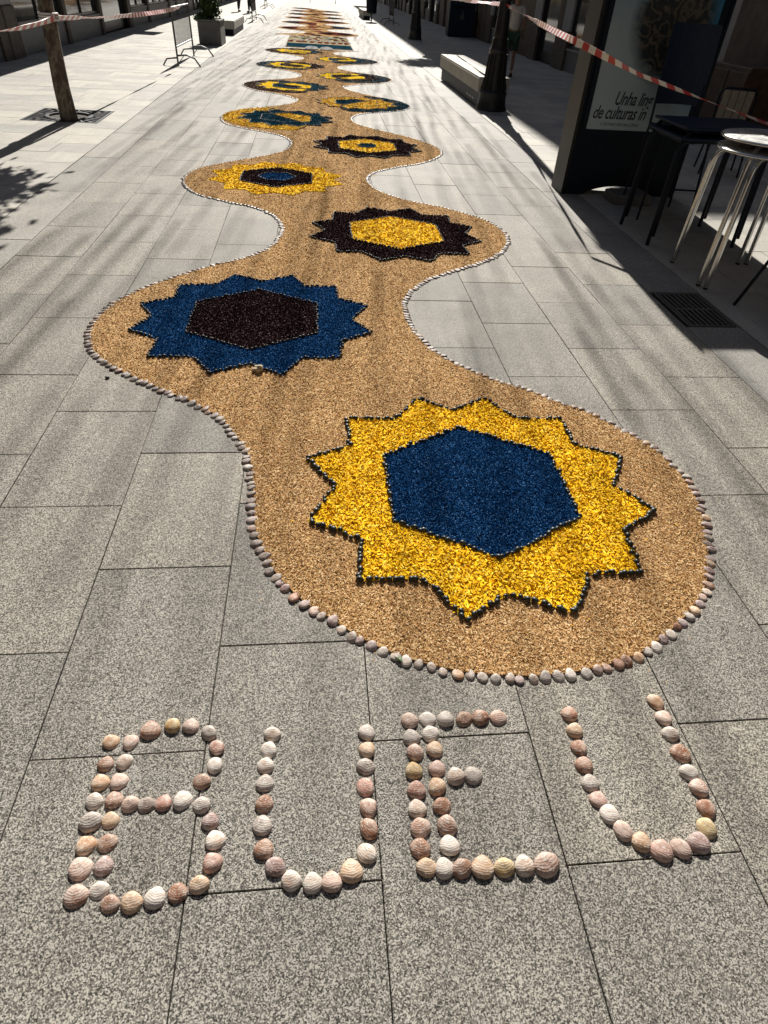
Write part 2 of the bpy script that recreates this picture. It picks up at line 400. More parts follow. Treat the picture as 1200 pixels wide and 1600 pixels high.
# ---------------------------------------------------------------- drain grate
M_GRATE = flat('worn_grate_iron', (.085, .083, .078), .55, .3, var=.3, scale=60)
gr = empty('drain_grate', (2.848, 4.305, 0), label='cast iron slotted drain grate set in the stone strip beside the stacked tables', cat='drain')
hx, hy = .185, .312
fr = MB(); fr.box(-hx, hx, -hy, -hy+.022, -.03, .0).box(-hx, hx, hy-.022, hy, -.03, 0).box(-hx, -hx+.02, -hy+.022, hy-.022, -.03, 0).box(hx-.02, hx, -hy+.022, hy-.022, -.03, 0).box(-hx+.02, hx-.02, -.014, .014, -.03, -.001)
fr.build('frame', M_GRATE, gr)
for s_ in (-1, 1):
    for i in range(8):
        x = -hx+.02+(i+.5)*(2*hx-.04)/8
        y0, y1 = (.014, hy-.022) if s_ > 0 else (-hy+.022, -.014)
        MB().box(x-.010, x+.010, y0, y1, -.03, -.002).build('bar', M_GRATE, gr)

# ---------------------------------------------------------------- the carpet
RIGHT = [(0.7, 1.14), (0.86, 1.15), (1.01, 1.18), (1.15, 1.23), (1.28, 1.31), (1.4, 1.4), (1.52, 1.52), (1.6, 1.65), (1.66, 1.78), (1.71, 1.92), (1.75, 2.06), (1.76, 2.23), (1.74, 2.39), (1.68, 2.54), (1.59, 2.67), (1.48, 2.82), (1.34, 2.93), (1.19, 3.07), (1.03, 3.18), (0.87, 3.33), (0.76, 3.48), (0.67, 3.67), (0.61, 3.93), (0.6, 4.2), (0.63, 4.39), (0.74, 4.62), (0.9, 4.83), (1.11, 5.0), (1.34, 5.18), (1.56, 5.4), (1.73, 5.72), (1.78, 6.05), (1.72, 6.35), (1.56, 6.61), (1.31, 6.86), (0.99, 7.07), (0.74, 7.35), (0.62, 7.64), (0.58, 7.98), (0.7, 8.32), (1.01, 8.64), (1.34, 8.9), (1.6, 9.25), (1.74, 9.6), (1.73, 9.98), (1.58, 10.36), (1.33, 10.75), (1.02, 11.09), (0.69, 11.56), (0.59, 12.08), (0.75, 12.57), (1.11, 12.87), (1.48, 13.12), (1.72, 13.48), (1.77, 13.87), (1.6, 14.37), (1.15, 14.91), (0.75, 15.5), (0.6, 16.1)]
LEFT = [(0.7, 1.14), (0.51, 1.16), (0.4, 1.19), (0.29, 1.23), (0.18, 1.29), (0.1, 1.35), (0.01, 1.43), (-0.07, 1.5), (-0.13, 1.57), (-0.19, 1.66), (-0.24, 1.78), (-0.28, 1.9), (-0.3, 2.07), (-0.32, 2.25), (-0.35, 2.43), (-0.42, 2.59), (-0.52, 2.76), (-0.65, 2.9), (-0.81, 3.02), (-0.97, 3.14), (-1.12, 3.26), (-1.27, 3.4), (-1.37, 3.55), (-1.42, 3.69), (-1.45, 3.87), (-1.43, 4.09), (-1.37, 4.31), (-1.24, 4.53), (-1.05, 4.76), (-0.84, 4.98), (-0.61, 5.17), (-0.42, 5.42), (-0.33, 5.75), (-0.32, 6.05), (-0.41, 6.38), (-0.61, 6.65), (-0.92, 6.84), (-1.22, 7.07), (-1.40, 7.38), (-1.46, 7.72), (-1.42, 8.05), (-1.25, 8.36), (-0.98, 8.66), (-0.69, 8.96), (-0.46, 9.28), (-0.34, 9.7), (-0.38, 10.13), (-0.59, 10.47), (-0.98, 10.75), (-1.33, 11.08), (-1.48, 11.53), (-1.45, 12.02), (-1.23, 12.48), (-0.82, 12.92), (-0.44, 13.4), (-0.32, 13.9)]
def lobes(side, y_from, y_to, period, centre, amp_out, amp_in):
    out = []; y = y_from
    while y < y_to:
        c = math.cos(2*math.pi*(y-centre)/period); c = math.copysign(abs(c)**.75, c)
        x = (amp_out+amp_in)/2+(amp_out-amp_in)/2*c
        out.append((side*x, y)); y += .13
    return out
RIGHT += lobes(1, 16.25, 25.1, 4.04, 17.83, 1.85, .6)
LEFT += lobes(-1, 14.05, 25.1, 4.08, 15.71, 1.49, .31)
RIGHT2 = lobes(1, 31.0, 58.2, 4.62, 32.8, 1.90, .55)
LEFT2 = lobes(-1, 31.0, 60.2, 4.75, 30.6, 1.62, .32)
def resample(pts, step):
    P = [np.array(p, float) for p in pts]
    # Catmull-Rom, then even steps
    fine = []
    for i in range(len(P)-1):
        p0 = P[max(i-1, 0)]; p1 = P[i]; p2 = P[i+1]; p3 = P[min(i+2, len(P)-1)]
        for t in np.linspace(0, 1, 12, endpoint=False):
            fine.append(.5*((2*p1)+(-p0+p2)*t+(2*p0-5*p1+4*p2-p3)*t*t+(-p0+3*p1-3*p2+p3)*t**3))
    fine.append(P[-1]); fine = np.array(fine); d = np.r_[0, np.cumsum(np.hypot(*np.diff(fine, axis=0).T))]
    s = np.arange(0, d[-1], step); return np.column_stack([np.interp(s, d, fine[:, 0]), np.interp(s, d, fine[:, 1])])
def outline(Rp, Lp, inset=0.0):
    return [tuple(p) for p in Rp]+[tuple(p) for p in Lp[::-1]]
R1, L1 = resample(RIGHT, .06), resample(LEFT, .06)
R2, L2 = resample(RIGHT2, .12), resample(LEFT2, .12)
def pip(X, Y, poly):
    poly = np.asarray(poly); ins = np.zeros(len(X), bool); n = len(poly); j = n-1
    for i in range(n):
        xi, yi = poly[i]; xj, yj = poly[j]
        if yi != yj:
            c = ((yi > Y) != (yj > Y)) & (X < (xj-xi)*(Y-yi)/(yj-yi)+xi); ins ^= c
        j = i
    return ins
def star(cx, cy, r1=.81, r2=.662, a0=15):
    rr = random.Random(int(cx*100+cy*1000)); out = []
    for k in range(24):
        r_ = r1 if k % 2 == 0 else r2
        a = math.radians(a0+15*k+rr.uniform(-1.3, 1.3)); r_ *= rr.uniform(.985, 1.015)
        out.append((cx+r_*math.cos(a), cy+r_*math.sin(a)))
    return out
def hexa(cx, cy, r_=.482, a0=30): return [(cx+r_*math.cos(math.radians(a0+60*k)), cy+r_*math.sin(math.radians(a0+60*k))) for k in range(6)]
carpet = empty('shell_carpet', (0, 0, 0), label='long winding tan husk carpet laid on the grey granite paving', cat='carpet')
MB().prism(outline(R1, L1[1:]), -.002, .008).build('husk_bed', BM['tan'], carpet)
MB().prism(outline(R2, L2), -.002, .008).build('husk_bed', BM['tan'], carpet, label='far stretch of the husk bed beyond the picture panel')
# grain shapes: a bent sliver (2 quads) and a chunky chip
SL_V = np.array([(-.5, -.5, 0), (0, -.5, .25), (.5, -.5, 0), (.5, .5, 0), (0, .5, .25), (-.5, .5, 0)]); SL_F = np.array([(0, 1, 4, 5), (1, 2, 3, 4)])
CH_V = np.array([(-.5, 0, 0), (0, -.5, 0), (.5, 0, 0), (0, .5, 0), (.08, .05, .5), (0, 0, -.4)]); CH_F = np.array([(0, 1, 4), (1, 2, 4), (2, 3, 4), (3, 0, 4)])
def scatter(test, bbox, dens, yn, size, z, shape, tilt=.45, ymax=99, name='grains', mat=None, parent=None, lab=None):
    "loose grains over a shape; density thins and size grows a little with distance"
    x0, x1, y0, y1 = bbox; y1 = min(y1, ymax); Vs = []; Fs = []; base = 0
    for a in np.arange(y0, y1, .5):
        b = min(a+.5, y1); q = max(1.0, (a+.25)/yn); d = dens/q**1.45; n = int((x1-x0)*(b-a)*d)
        if n < 1: continue
        X = NR.uniform(x0, x1, n); Y = NR.uniform(a, b, n); k = test(X, Y); X, Y = X[k], Y[k]; n = len(X)
        if n == 0: continue
        s_ = np.array(size)[None]*q**.45*NR.uniform(.65, 1.3, (n, 1))
        Z = z+NR.uniform(-.0015, .0035, n)
        V, F = replicate(*shape, np.column_stack([X, Y, Z]), NR.uniform(0, 2*math.pi, n), s_, NR.normal(0, tilt, (n, 2)))
        Vs.append(V); Fs.append(F+base); base += len(V)
    if not Vs: return
    o = link(name, np_mesh(name, np.concatenate(Vs), np.concatenate(Fs), mat), parent); tag(o, lab, kind='stuff'); return o
OUT1 = outline(R1, L1[1:])
flowers = [  # centre, star, hexagon, inner, label
    (.72, 2.17, 'yel', 'blu', None, 'nearest star flower, bright yellow with twelve points around a blue hexagon'),
    (-.432, 4.01, 'blu', 'drk', None, 'blue twelve point star flower around a dark maroon hexagon'),
    (.722, 5.95, 'drk', 'yel', None, 'dark maroon star flower around a plain yellow hexagon'),
    (-.455, 7.86, 'yel', 'drk', 'blu', 'yellow star flower around a maroon hexagon with a small blue heart'),
    (.714, 9.82, 'drk', 'yel', 'tea', 'dark star flower around a yellow hexagon with a teal dot in its centre')]
stars5 = [star(f[0], f[1], .81 if i < 3 else .775, .662 if i < 3 else .64) for i, f in enumerate(flowers)]
SHAPES = {'tan': (SL_V, SL_F), 'yel': (SL_V, SL_F), 'blu': (CH_V, CH_F), 'drk': (CH_V, CH_F), 'tea': (CH_V, CH_F)}
SIZES = {'yel': (.017, .0052, .006), 'blu': (.0085, .004, .006), 'drk': (.0095, .0045, .006), 'tea': (.009, .0045, .006)}
DENS = {'yel': 16000, 'blu': 36000, 'drk': 32000, 'tea': 32000}
def husk_test(X, Y):
    k = pip(X, Y, OUT1)
    idx = np.where(k)[0]
    for (cx, cy_, *_), st in zip(flowers, stars5):
        m = (np.abs(X[idx]-cx) < .85) & (np.abs(Y[idx]-cy_) < .85); sub = idx[m]
        if len(sub): k[sub[pip(X[sub], Y[sub], st)]] = False
    return k
scatter(husk_test, (-1.6, 1.9, 1.1, 25.3), 30000, 2.0, (.0085, .0024, .004), .0085, SHAPES['tan'], .5, 25.3, 'husk_grain', GM['tan'], carpet)

# small snail shells that outline the stars
def peri_mesh(n, prof):
    V = []; F = []
    for r_, x in prof:
        for k in range(n):
            a = 2*math.pi*k/n; V.append((x, r_*math.cos(a), r_*math.sin(a)+.36))
    for i in range(len(prof)-1):
        for k in range(n): F.append((i*n+k, i*n+(k+1) % n, (i+1)*n+(k+1) % n, (i+1)*n+k))
    return np.array(V), np.array(F)
PV, PF = peri_mesh(10, [(.02, -.5), (.22, -.45), (.37, -.28), (.42, -.05), (.36, .18), (.24, .36), (.2, .40), (.12, .52), (.01, .62)])
PVf, PFf = peri_mesh(6, [(.1, -.48), (.40, -.15), (.32, .25), (.05, .58)])
peri_me = np_mesh('periwinkle', PV, PF, M_PERI); peri_me.polygons.foreach_set('use_smooth', [True]*len(peri_me.polygons))
peri_near = []; peri_far_l = []
def ring_of(poly, step, lst, z, size=.021):
    poly = list(poly)+[poly[0]]
    for a, b in zip(poly[:-1], poly[1:]):
        a, b = np.array(a), np.array(b); L = np.hypot(*(b-a)); n = max(1, int(round(L/step)))
        for k in range(n):
            p = a+(b-a)*(k+NR.uniform(.3, .7))/n; lst.append((p[0]+NR.normal(0, .0040), p[1]+NR.normal(0, .0040), z, math.atan2(b[1]-a[1], b[0]-a[0]), size*NR.uniform(.8, 1.25)))
for i, ((cx, cy_, c1, c2, c3, lab), st) in enumerate(zip(flowers, stars5)):
    root = empty('star_flower', (0, 0, 0), label=lab, cat='flower pattern')
    hx_ = hexa(cx, cy_, .482 if i < 3 else .46)
    MB().prism(st, .002, .0125).build('star_field', BM[c1], root)
    MB().prism(hx_, .004, .0165).build('hexagon_field', BM[c2], root)
    inner = None
    if c3 == 'blu': inner = [(cx+.22*math.cos(a), cy_+.2*math.sin(a)) for a in [math.radians(60*k) for k in range(6)]]
    if c3 == 'tea': inner = [(cx+.13*math.cos(a), cy_+.15*math.sin(a)) for a in [math.radians(30*k) for k in range(12)]]
    if inner: MB().prism(inner, .006, .020).build('heart_field', BM[c3], root)
    bb = (cx-.85, cx+.85, cy_-.85, cy_+.85)
    m_ = 60 if i < 3 else 20; pp = np.array(st)[NR.randint(0, 24, m_)]; pp = pp+(np.array([cx, cy_])-pp)*NR.uniform(-.06, .12, (m_, 1))+NR.normal(0, .045, (m_, 2))
    V, F = replicate(*SHAPES[c1], np.column_stack([pp, np.full(m_, .0135)]), NR.uniform(0, 6, m_), np.array(SIZES[c1])[None]*NR.uniform(.6, 1.1, (m_, 1)), NR.normal(0, .4, (m_, 2)))
    tag(link('spilled_grain', np_mesh('spilled_grain', V, F, GM[c1]), root), kind='stuff')
    scatter(lambda X, Y: pip(X, Y, st) & ~pip(X, Y, hx_), bb, DENS[c1], 2.4, SIZES[c1], .0145, SHAPES[c1], .5, 99, 'grain', GM[c1], root)
    scatter(lambda X, Y: pip(X, Y, hx_) & ~(pip(X, Y, inner) if inner else np.zeros(len(X), bool)), bb, DENS[c2], 2.4, SIZES[c2], .018, SHAPES[c2], .5, 99, 'grain', GM[c2], root)
    if inner: scatter(lambda X, Y: pip(X, Y, inner), bb, DENS[c3], 2.4, SIZES[c3], .0215, SHAPES[c3], .5, 99, 'grain', GM[c3], root)
    sz = .021 if i == 0 else .019
    tgt = peri_near if i == 0 else peri_far_l
    if i != 3: ring_of(st, .0270 if i == 0 else .029, tgt, .010, sz*(1.2 if i == 0 else 1.12))
    ring_of(hx_, .0265 if i == 0 else .029, tgt, .013, sz*(1.1 if i == 0 else 1.0))
    if inner: ring_of(inner, .028, tgt, .018, .018)
# the 300 nearest snail shells are things of their own
peri_near.sort(key=lambda p: p[1]); indiv, restp = peri_near[:298], peri_near[298:]
cx0, cy0 = .72, 2.17
for x, y, z, a, s_ in indiv:
    o = link('periwinkle_shell', peri_me, None, (x, y, z), (R.uniform(-.25, .25), R.uniform(-.2, .2), a+(math.pi if R.random() < .5 else 0)+R.uniform(-.5, .5)))
    o.scale = (s_, s_, s_*.95)
    hr = int(round((math.degrees(math.atan2(x-cx0, y-cy0)) % 360)/30)) % 12 or 12
    hw = ['', 'one', 'two', 'three', 'four', 'five', 'six', 'seven', 'eight', 'nine', 'ten', 'eleven', 'twelve'][hr]
    if math.hypot(x-cx0, y-cy0) < .53: tag(o, f'tiny dark snail shell on the {hw} o\'clock part of the blue hexagon\'s edge', 'snail shell', f'snail shells around the blue hexagon at {hw} o\'clock')
    else: tag(o, f'tiny dark snail shell on the {hw} o\'clock part of the nearest yellow star\'s jagged edge', 'snail shell', f'snail shells around the nearest yellow star at {hw} o\'clock')
A = np.array(restp+peri_far_l)
V, F = replicate(PVf, PFf, A[:, :3], A[:, 3]+NR.normal(0, .5, len(A)), A[:, 4])
o = link('periwinkle_shells', np_mesh('periwinkle_shells', V, F, M_PERI_F)); o.data.polygons.foreach_set('use_smooth', [True]*len(o.data.polygons))
tag(o, 'rows of tiny dark snail shells lining the stars farther along the carpet', 'snail shells', kind='stuff')

# the two colour flowers farther on: a curve splits each into two halves of swapped colours
def split_flower(cx, cy_, side, cols, lab, small=None):
    "cols: half A (outer end) background, star, hexagon; half B star, hexagon"
    root = empty('star_flower', (0, 0, 0), label=lab, cat='flower pattern')
    st = star(cx, cy_, .78, .64); hx_ = hexa(cx, cy_, .46); st2 = [(cx+(x-cx)*.96, cy_+(y-cy_)*.96) for x, y in st]
    cell = .025 if cy_ < 16 else .04; Rr = 1.0
    n = int(Rr/cell); g = (np.arange(-n, n)+.5)*cell; GX, GY = np.meshgrid(g, g); GX, GY = GX.ravel(), GY.ravel()
    d = np.hypot(GX, GY); X, Y = GX+cx, GY+cy_
    # S curve through the centre: outer lobe half is A
    curve = side*GX - .32*np.sin(GY*2.6)*1.0
    Ah = curve > .0
    instar = pip(X, Y, st); inhex = pip(X, Y, hx_); inb = pip(X, Y, OUTALL) & (d < Rr)
    cls = {}
    def put(key, m): cls.setdefault(key, np.zeros(len(X), bool)); cls[key] |= m
    put((cols[0], 'background_field'), Ah & inb & ~instar)
    put((cols[1], 'star_field'), Ah & instar & ~inhex)
    put((cols[2], 'hexagon_field'), Ah & inhex)
    put((cols[3], 'star_field'), ~Ah & instar & ~inhex)
    put((cols[4], 'hexagon_field'), ~Ah & inhex)
    if small: 
        sm = np.hypot(GX*1.0, GY*1.3) < .2
        for k_ in list(cls): cls[k_] &= ~sm
        put((small, 'heart_field'), sm)
    c = cell/2
    for (col, nm), m in cls.items():
        if not m.any(): continue
        mx, my = X[m], Y[m]; k = len(mx)
        # jitter the cells a little so that edges read as heaped grains
        z = .013 if nm != 'background_field' else .0105
        V0 = np.array([(-c, -c, 0), (c, -c, 0), (c, c, 0), (-c, c, 0), (-c, -c, -.01), (c, -c, -.01), (c, c, -.01), (-c, c, -.01)])
        F0 = np.array([(0, 1, 2, 3), (4, 5, 1, 0), (5, 6, 2, 1), (6, 7, 3, 2), (7, 4, 0, 3)])
        V, F = replicate(V0, F0, np.column_stack([mx+NR.normal(0, .003, k), my+NR.normal(0, .003, k), z+NR.uniform(0, .002, k)]), NR.normal(0, .25, k), np.full(k, 1.12))
        o = link(nm, np_mesh(nm, V, F, BM[col]), root); tag(o, kind='stuff')
    if cy_ < 14.5:
        for (col, nm), m in cls.items():
            if m.any():
                idx = NR.choice(np.where(m)[0], int(m.sum()*1.4)); k = len(idx)
                V, F = replicate(*SHAPES[col], np.column_stack([X[idx]+NR.uniform(-c, c, k), Y[idx]+NR.uniform(-c, c, k), np.full(k, .0165)]), NR.uniform(0, 6.3, k), np.array(SIZES[col])[None]*2.2*NR.uniform(.7, 1.3, (k, 1)), NR.normal(0, .4, (k, 2)))
                o = link('grain', np_mesh('grain', V, F, GM[col]), root); tag(o, kind='stuff')
    lst = []; ring_of(st2 if False else st, .03, lst, .011, .02); ring_of(hx_, .03, lst, .012, .018)
    for t in np.linspace(-.9, .9, 60):
        lst.append((cx+side*.32*math.sin(t*2.6), cy_+t, .013, 1.5, .02))
    A = np.array(lst); V, F = replicate(PVf, PFf, A[:, :3], A[:, 3], A[:, 4]*1.15)
    tag(link('periwinkle', np_mesh('periwinkle', V, F, M_PERI_F), root), kind='stuff')
OUTALL = OUT1
split_flower(-.477, 11.79, -1, ('yel', 'tea', 'tea', 'tea', 'yel'), 'teal star flower with a yellow hexagon and a yellow outer half, on a leftward lobe')
split_flower(.78, 13.77, 1, ('tea', 'yel', 'yel', 'yel', 'tea'), 'yellow star flower with a teal heart and a blue outer tip, on a rightward lobe')
split_flower(-.48, 15.71, -1, ('drk', 'yel', 'tea', 'tea', 'yel'), 'teal and yellow star flower with a maroon outer tip', 'drk')
split_flower(.80, 17.83, 1, ('tea', 'drk', 'yel', 'yel', 'drk'), 'yellow star flower whose outer half is maroon and blue')
split_flower(-.49, 19.80, -1, ('tea', 'yel', 'drk', 'drk', 'yel'), 'maroon and yellow star flower with a blue outer tip', 'drk')
split_flower(.80, 21.87, 1, ('tea', 'tea', 'yel', 'yel', 'tea'), 'small looking yellow flower whose outer half is all teal')
split_flower(-.50, 23.87, -1, ('drk', 'yel', 'yel', 'tea', 'yel'), 'last yellow star flower before the picture panel, with a maroon tip')
# the rectangular picture made of coloured grains
pic = empty('picture_panel', (0, 0, 0), label='rectangular grain picture with a dark band, red dots and green clumps lying across the carpet', cat='carpet picture')
M_WHT = bed_mat('bed_white', dim([(0, (.2, .2, .2)), (1, (.42, .42, .42))]), 60)
M_GRN = bed_mat('bed_green', dim([(0, (.02, .035, .02)), (1, (.07, .11, .05))]), 60)
M_CREAM = bed_mat('bed_cream', dim([(0, (.24, .19, .12)), (1, (.5, .42, .28))]), 60)
x0, x1 = -.95, 1.30
MB().box(x0, x1, 25.4, 31.0, 0, .016).build('cream_field', M_CREAM, pic)
MB().box(x0+.03, x1-.03, 25.45, 26.9, .012, .021).build('sea_band', BM['tea'], pic)
for k in range(9):
    cx = x0+.13+k*.25+R.uniform(-.03, .03)
    MB().prism([(cx+.10*math.cos(a)*R.uniform(.8, 1.2), 27.7+.35*math.sin(a)*R.uniform(.8, 1.2)+R.uniform(-.1, .1)) for a in np.linspace(0, 6.28, 11)[:-1]], .014, .024).build('red_dot', BM['red'], pic)
    MB().prism([(cx+.12+.07*math.cos(a)*R.uniform(.8, 1.2), 28.4+.25*math.sin(a)*R.uniform(.8, 1.2)+R.uniform(-.2, .2)) for a in np.linspace(0, 6.28, 11)[:-1]], .014, .023).build('white_dot', M_WHT, pic)
for k in range(70):
    cx = R.uniform(x0+.12, x1-.12); cy_ = R.uniform(28.6, 30.8); kind = R.choice(('green', 'green', 'cream', 'drk', 'red')) if abs(cx-.2) > .45 else R.choice(('cream', 'red', 'green'))
    rx, ry = R.uniform(.04, .11), R.uniform(.08, .30)
    if kind == 'drk': rx *= .7
    mt_ = {'green': M_GRN, 'cream': M_WHT, 'drk': BM['drk'], 'red': BM['red']}[kind]
    MB().prism([(cx+rx*math.cos(a)*R.uniform(.6, 1.2), min(30.97, cy_+ry*math.sin(a)*R.uniform(.6, 1.2))) for a in np.linspace(0, 6.28, 10)[:-1]], .014, .0175+.0001*k).build('grain_clump', mt_, pic)
for cx in (-.08, .40):
    MB().prism([(cx+.21*math.cos(a), 25.0+.95*abs(math.sin(a))**.8*(1 if math.sin(a) > 0 else -.3)) for a in np.linspace(0, 6.28, 25)[:-1]], .010, .027).build('wave_crest', M_WHT, pic)
# feathers of red and dark grains on the lobes beyond the panel
OUT2 = outline(R2, L2)
def far_feather(x0, x1, y, col, col2, lab):
    root = empty('feather_flower', (0, 0, 0), label=lab, cat='flower pattern')
    s_ = 1 if x1 > x0 else -1; L = abs(x1-x0)
    def blob(a, b, w, z0, z1):
        pts = []
        for t in np.linspace(0, 1, 9): pts.append((x0+s_*L*(a+(b-a)*t), y+w*math.sin(math.pi*t)**.6))
        for t in np.linspace(1, 0, 9)[1:-1]: pts.append((x0+s_*L*(a+(b-a)*t), y-w*math.sin(math.pi*t)**.6))
        return MB().prism(pts, z0, z1)
    blob(0, 1, .95, .002, .014).build('feather', BM[col], root)
    blob(.1, .5, .6, .010, .018).build('feather_heart', BM[col2], root)
    blob(.5, .95, .6, .010, .019).build('feather_tip', BM['drk' if col != 'drk' else 'tea'], root)
for k in range(44):
    y = 31.4+k*.63; cx = .12+R.uniform(-.35, .35); col = R.choice(('red', 'red', 'drk', 'tan'))
    rt = carpet
    MB().prism([(cx+.26*math.cos(a)*R.uniform(.6, 1.2), y+.42*math.sin(a)*R.uniform(.6, 1.2)) for a in np.linspace(0, 6.28, 12)[:-1]], .004, .0125+.0004*(k % 3)).build('grain_clump', BM[col], rt)
yl = [35.3, 40.0, 44.8, 49.5, 54.3, 59.0]; yr = [32.9, 37.4, 42.0, 46.6, 51.3, 55.9]
ordn = ['nearest', 'second', 'third', 'fourth', 'fifth', 'farthest']
for i in range(6):
    far_feather(-.05, -1.5, yl[i], ('red', 'drk')[i % 2], ('tan', 'red')[i % 2], f'{ordn[i]} of the dark red feather shapes on leftward lobes beyond the picture panel')
    far_feather(.1, 1.75, yr[i], ('red', 'drk')[(i) % 2], ('drk', 'tan')[i % 2], f'{ordn[i]} of the dark red feather shapes on rightward lobes beyond the picture panel')

# ---------------------------------------------------------------- clam shells
def clam(nr, na, elong=1.0, low=False, seed=0):
    "domed half clam shell, width about 1, hinge towards +Y"
    rr = random.Random(seed); V = []; F = []
    top = (0, .22, .40)
    for i in range(nr+1):
        t = i/nr                                    # 0 crown, 1 rim
        for k in range(na):
            a = 2*math.pi*k/na
            # rim outline: broad round belly, narrowing to the hinge
            rx = .50*(1-.10*max(0, math.sin(a))**2); ry = (.44 if math.sin(a) < 0 else .43*elong)
            ex, ey = rx*math.cos(a), ry*math.sin(a)+(.05*max(0, math.sin(a))**6)
            h = .40*math.cos(t*math.pi/2)**.72
            s_ = math.sin(t*math.pi/2)**.93
            # the crown leans to the hinge
            V.append((ex*s_, ey*s_+.20*(1-t)**1.3*1.0, h+.003*math.sin(t*27)*(t > .2)))
    for i in range(nr):
        for k in range(na): F.append((i*na+k, (i+1)*na+k, (i+1)*na+(k+1) % na, i*na+(k+1) % na))
    F.append(tuple(range(na)))
    return V, F
shell_meshes = []
for i, el in enumerate((.92, 1.02, 1.12, .97, 1.06, 1.0, .9)):
    Vc, Fc = clam(9, 24, el); rr = random.Random(90+i); ph = [rr.uniform(0, 6.28) for _ in range(3)]; sk = rr.uniform(-.10, .10)
    V2 = []
    for x, y, z in Vc:
        a = math.atan2(y, x); r_ = math.hypot(x, y); w = 1+.035*math.sin(2*a+ph[0])+.022*math.sin(3*a+ph[1])+.012*math.sin(7*a+ph[2])*(r_ > .3)
        V2.append((x*w+sk*y*.6, y*w, z*(1+.06*math.sin(a+ph[1]))))
    me = bpy.data.meshes.new('clam_shell'); me.from_pydata(V2, [], Fc); me.materials.append(M_SHELL)
    me.polygons.foreach_set('use_smooth', [True]*len(me.polygons)); me.update(); shell_meshes.append(me)
TINT = {'p': ('pale pink', (.50, .355, .29)), 'r': ('pink striped', (.44, .25, .20)), 'b': ('brown', (.30, .14, .07)), 't': ('sandy beige', (.54, .37, .22)),
        'w': ('chalky white', (.62, .585, .53)), 'g': ('greyish', (.36, .33, .30)), 'y': ('yellowish', (.54, .40, .15)), 'm': ('mauve grey', (.33, .25, .25)), 'd': ('dark brownish', (.17, .12, .10))}
def clam_at(x, y, size, ang, tint, z=0.0, label=None, group=None, tilt=(0, 0), wide=1.0, name='letter_shell'):
    o = link(name, R.choice(shell_meshes), None, (x, y, z), (tilt[0], tilt[1], ang))
    o.scale = (size*wide, size/wide**.5, size*R.uniform(.66, .92)); c = TINT[tint][1]; j = R.uniform(.88, 1.12)
    c = tuple(c[q]*.86+(.52, .44, .385)[q]*.14 for q in range(3)) if name == 'letter_shell' else c
    o.color = (min(.8, c[0]*j), min(.8, c[1]*j), min(.8, c[2]*j), 1)
    return tag(o, label, 'shell', group)
ORD = ['first', 'second', 'third', 'fourth', 'fifth', 'sixth', 'seventh', 'eighth', 'ninth', 'tenth', 'eleventh', 'twelfth', 'thirteenth', 'fourteenth']
letters = [
 ('letter B', (80, 1080), 4.0, 28, [
  ('in the outer upright row of', 'from the top', 'tbtwgtpp', [(375, 300), (342, 438), (310, 557), (270, 672), (248, 800), (220, 948), (185, 1092), (155, 1265)], 20),
  ('in the inner upright row of', 'from the top', 'pwpbtbmw', [(498, 300), (460, 425), (427, 548), (395, 665), (372, 790), (352, 930), (330, 1075), (300, 1225)], 20),
  ('along the upper bowl of', 'from its start', 'bypgrwb', [(622, 232), (757, 200), (873, 203), (987, 243), (1035, 335), (1020, 447), (942, 548)], -20),
  ('along the middle bar of', 'from the upright', 'pgrwg', [(497, 690), (597, 692), (700, 682), (822, 665), (938, 695)], 0),
  ('along the lower bowl of', 'going down', 'mwrtbwtp', [(995, 797), (1027, 915), (1010, 1055), (925, 1190), (790, 1243), (648, 1275), (503, 1305), (367, 1310)], 10)]),
 ('first letter U', (380, 1080), 4.444, 29, [
  ('in the leftward arm of the', 'from the top', 'wwwgbgbm', [(203, 280), (177, 390), (155, 498), (150, 620), (147, 762), (130, 915), (142, 1077), (222, 1198)], 0),
  ('along the curved foot of the', 'from the left', 'wwpt', [(335, 1298), (482, 1312), (615, 1308), (752, 1235)], 0),
  ('in the rightward arm of the', 'from the top', 'gtgrpbw', [(855, 270), (858, 387), (850, 503), (845, 648), (865, 790), (873, 935), (857, 1105)], -35)]),
 ('letter E', (600, 1080), 4.0, 29, [
  ('along the top bar of', 'from the upright', 'pwgbbp', [(158, 170), (270, 158), (385, 160), (500, 157), (602, 152), (712, 150)], 0),
  ('in the outer upright row of', 'from the top', 'gpyrwpb', [(172, 275), (193, 368), (187, 483), (203, 605), (208, 720), (228, 837), (225, 965)], 0),
  ('in the inner upright row of', 'from the top', 'wtrtbpw', [(290, 250), (315, 348), (330, 467), (332, 580), (362, 697), (393, 825), (410, 950)], 0),
  ('in the short middle bar of', 'from the upright', 'wg', [(448, 515), (557, 512)], 0),
  ('along the bottom bar of', 'from the upright', 'twbtywp', [(265, 1083), (377, 1090), (487, 1088), (615, 1083), (750, 1083), (877, 1075), (1015, 1065)], 0)]),
 ('last letter U', (860, 1060), 4.0, 28, [
  ('in the leftward arm of the', 'from the top', 'btbbgrwp', [(117, 208), (150, 310), (175, 415), (207, 525), (247, 637), (297, 740), (367, 835), (450, 935)], -30),
  ('along the curved foot of the', 'from the left', 'trpmy', [(565, 1007), (690, 1060), (812, 1045), (925, 1012), (972, 920)], -25),
  ('in the rightward arm of the', 'from the top', 'tpwbwpb', [(655, 130), (705, 232), (748, 330), (812, 455), (863, 573), (925, 670), (970, 797)], -35)])]
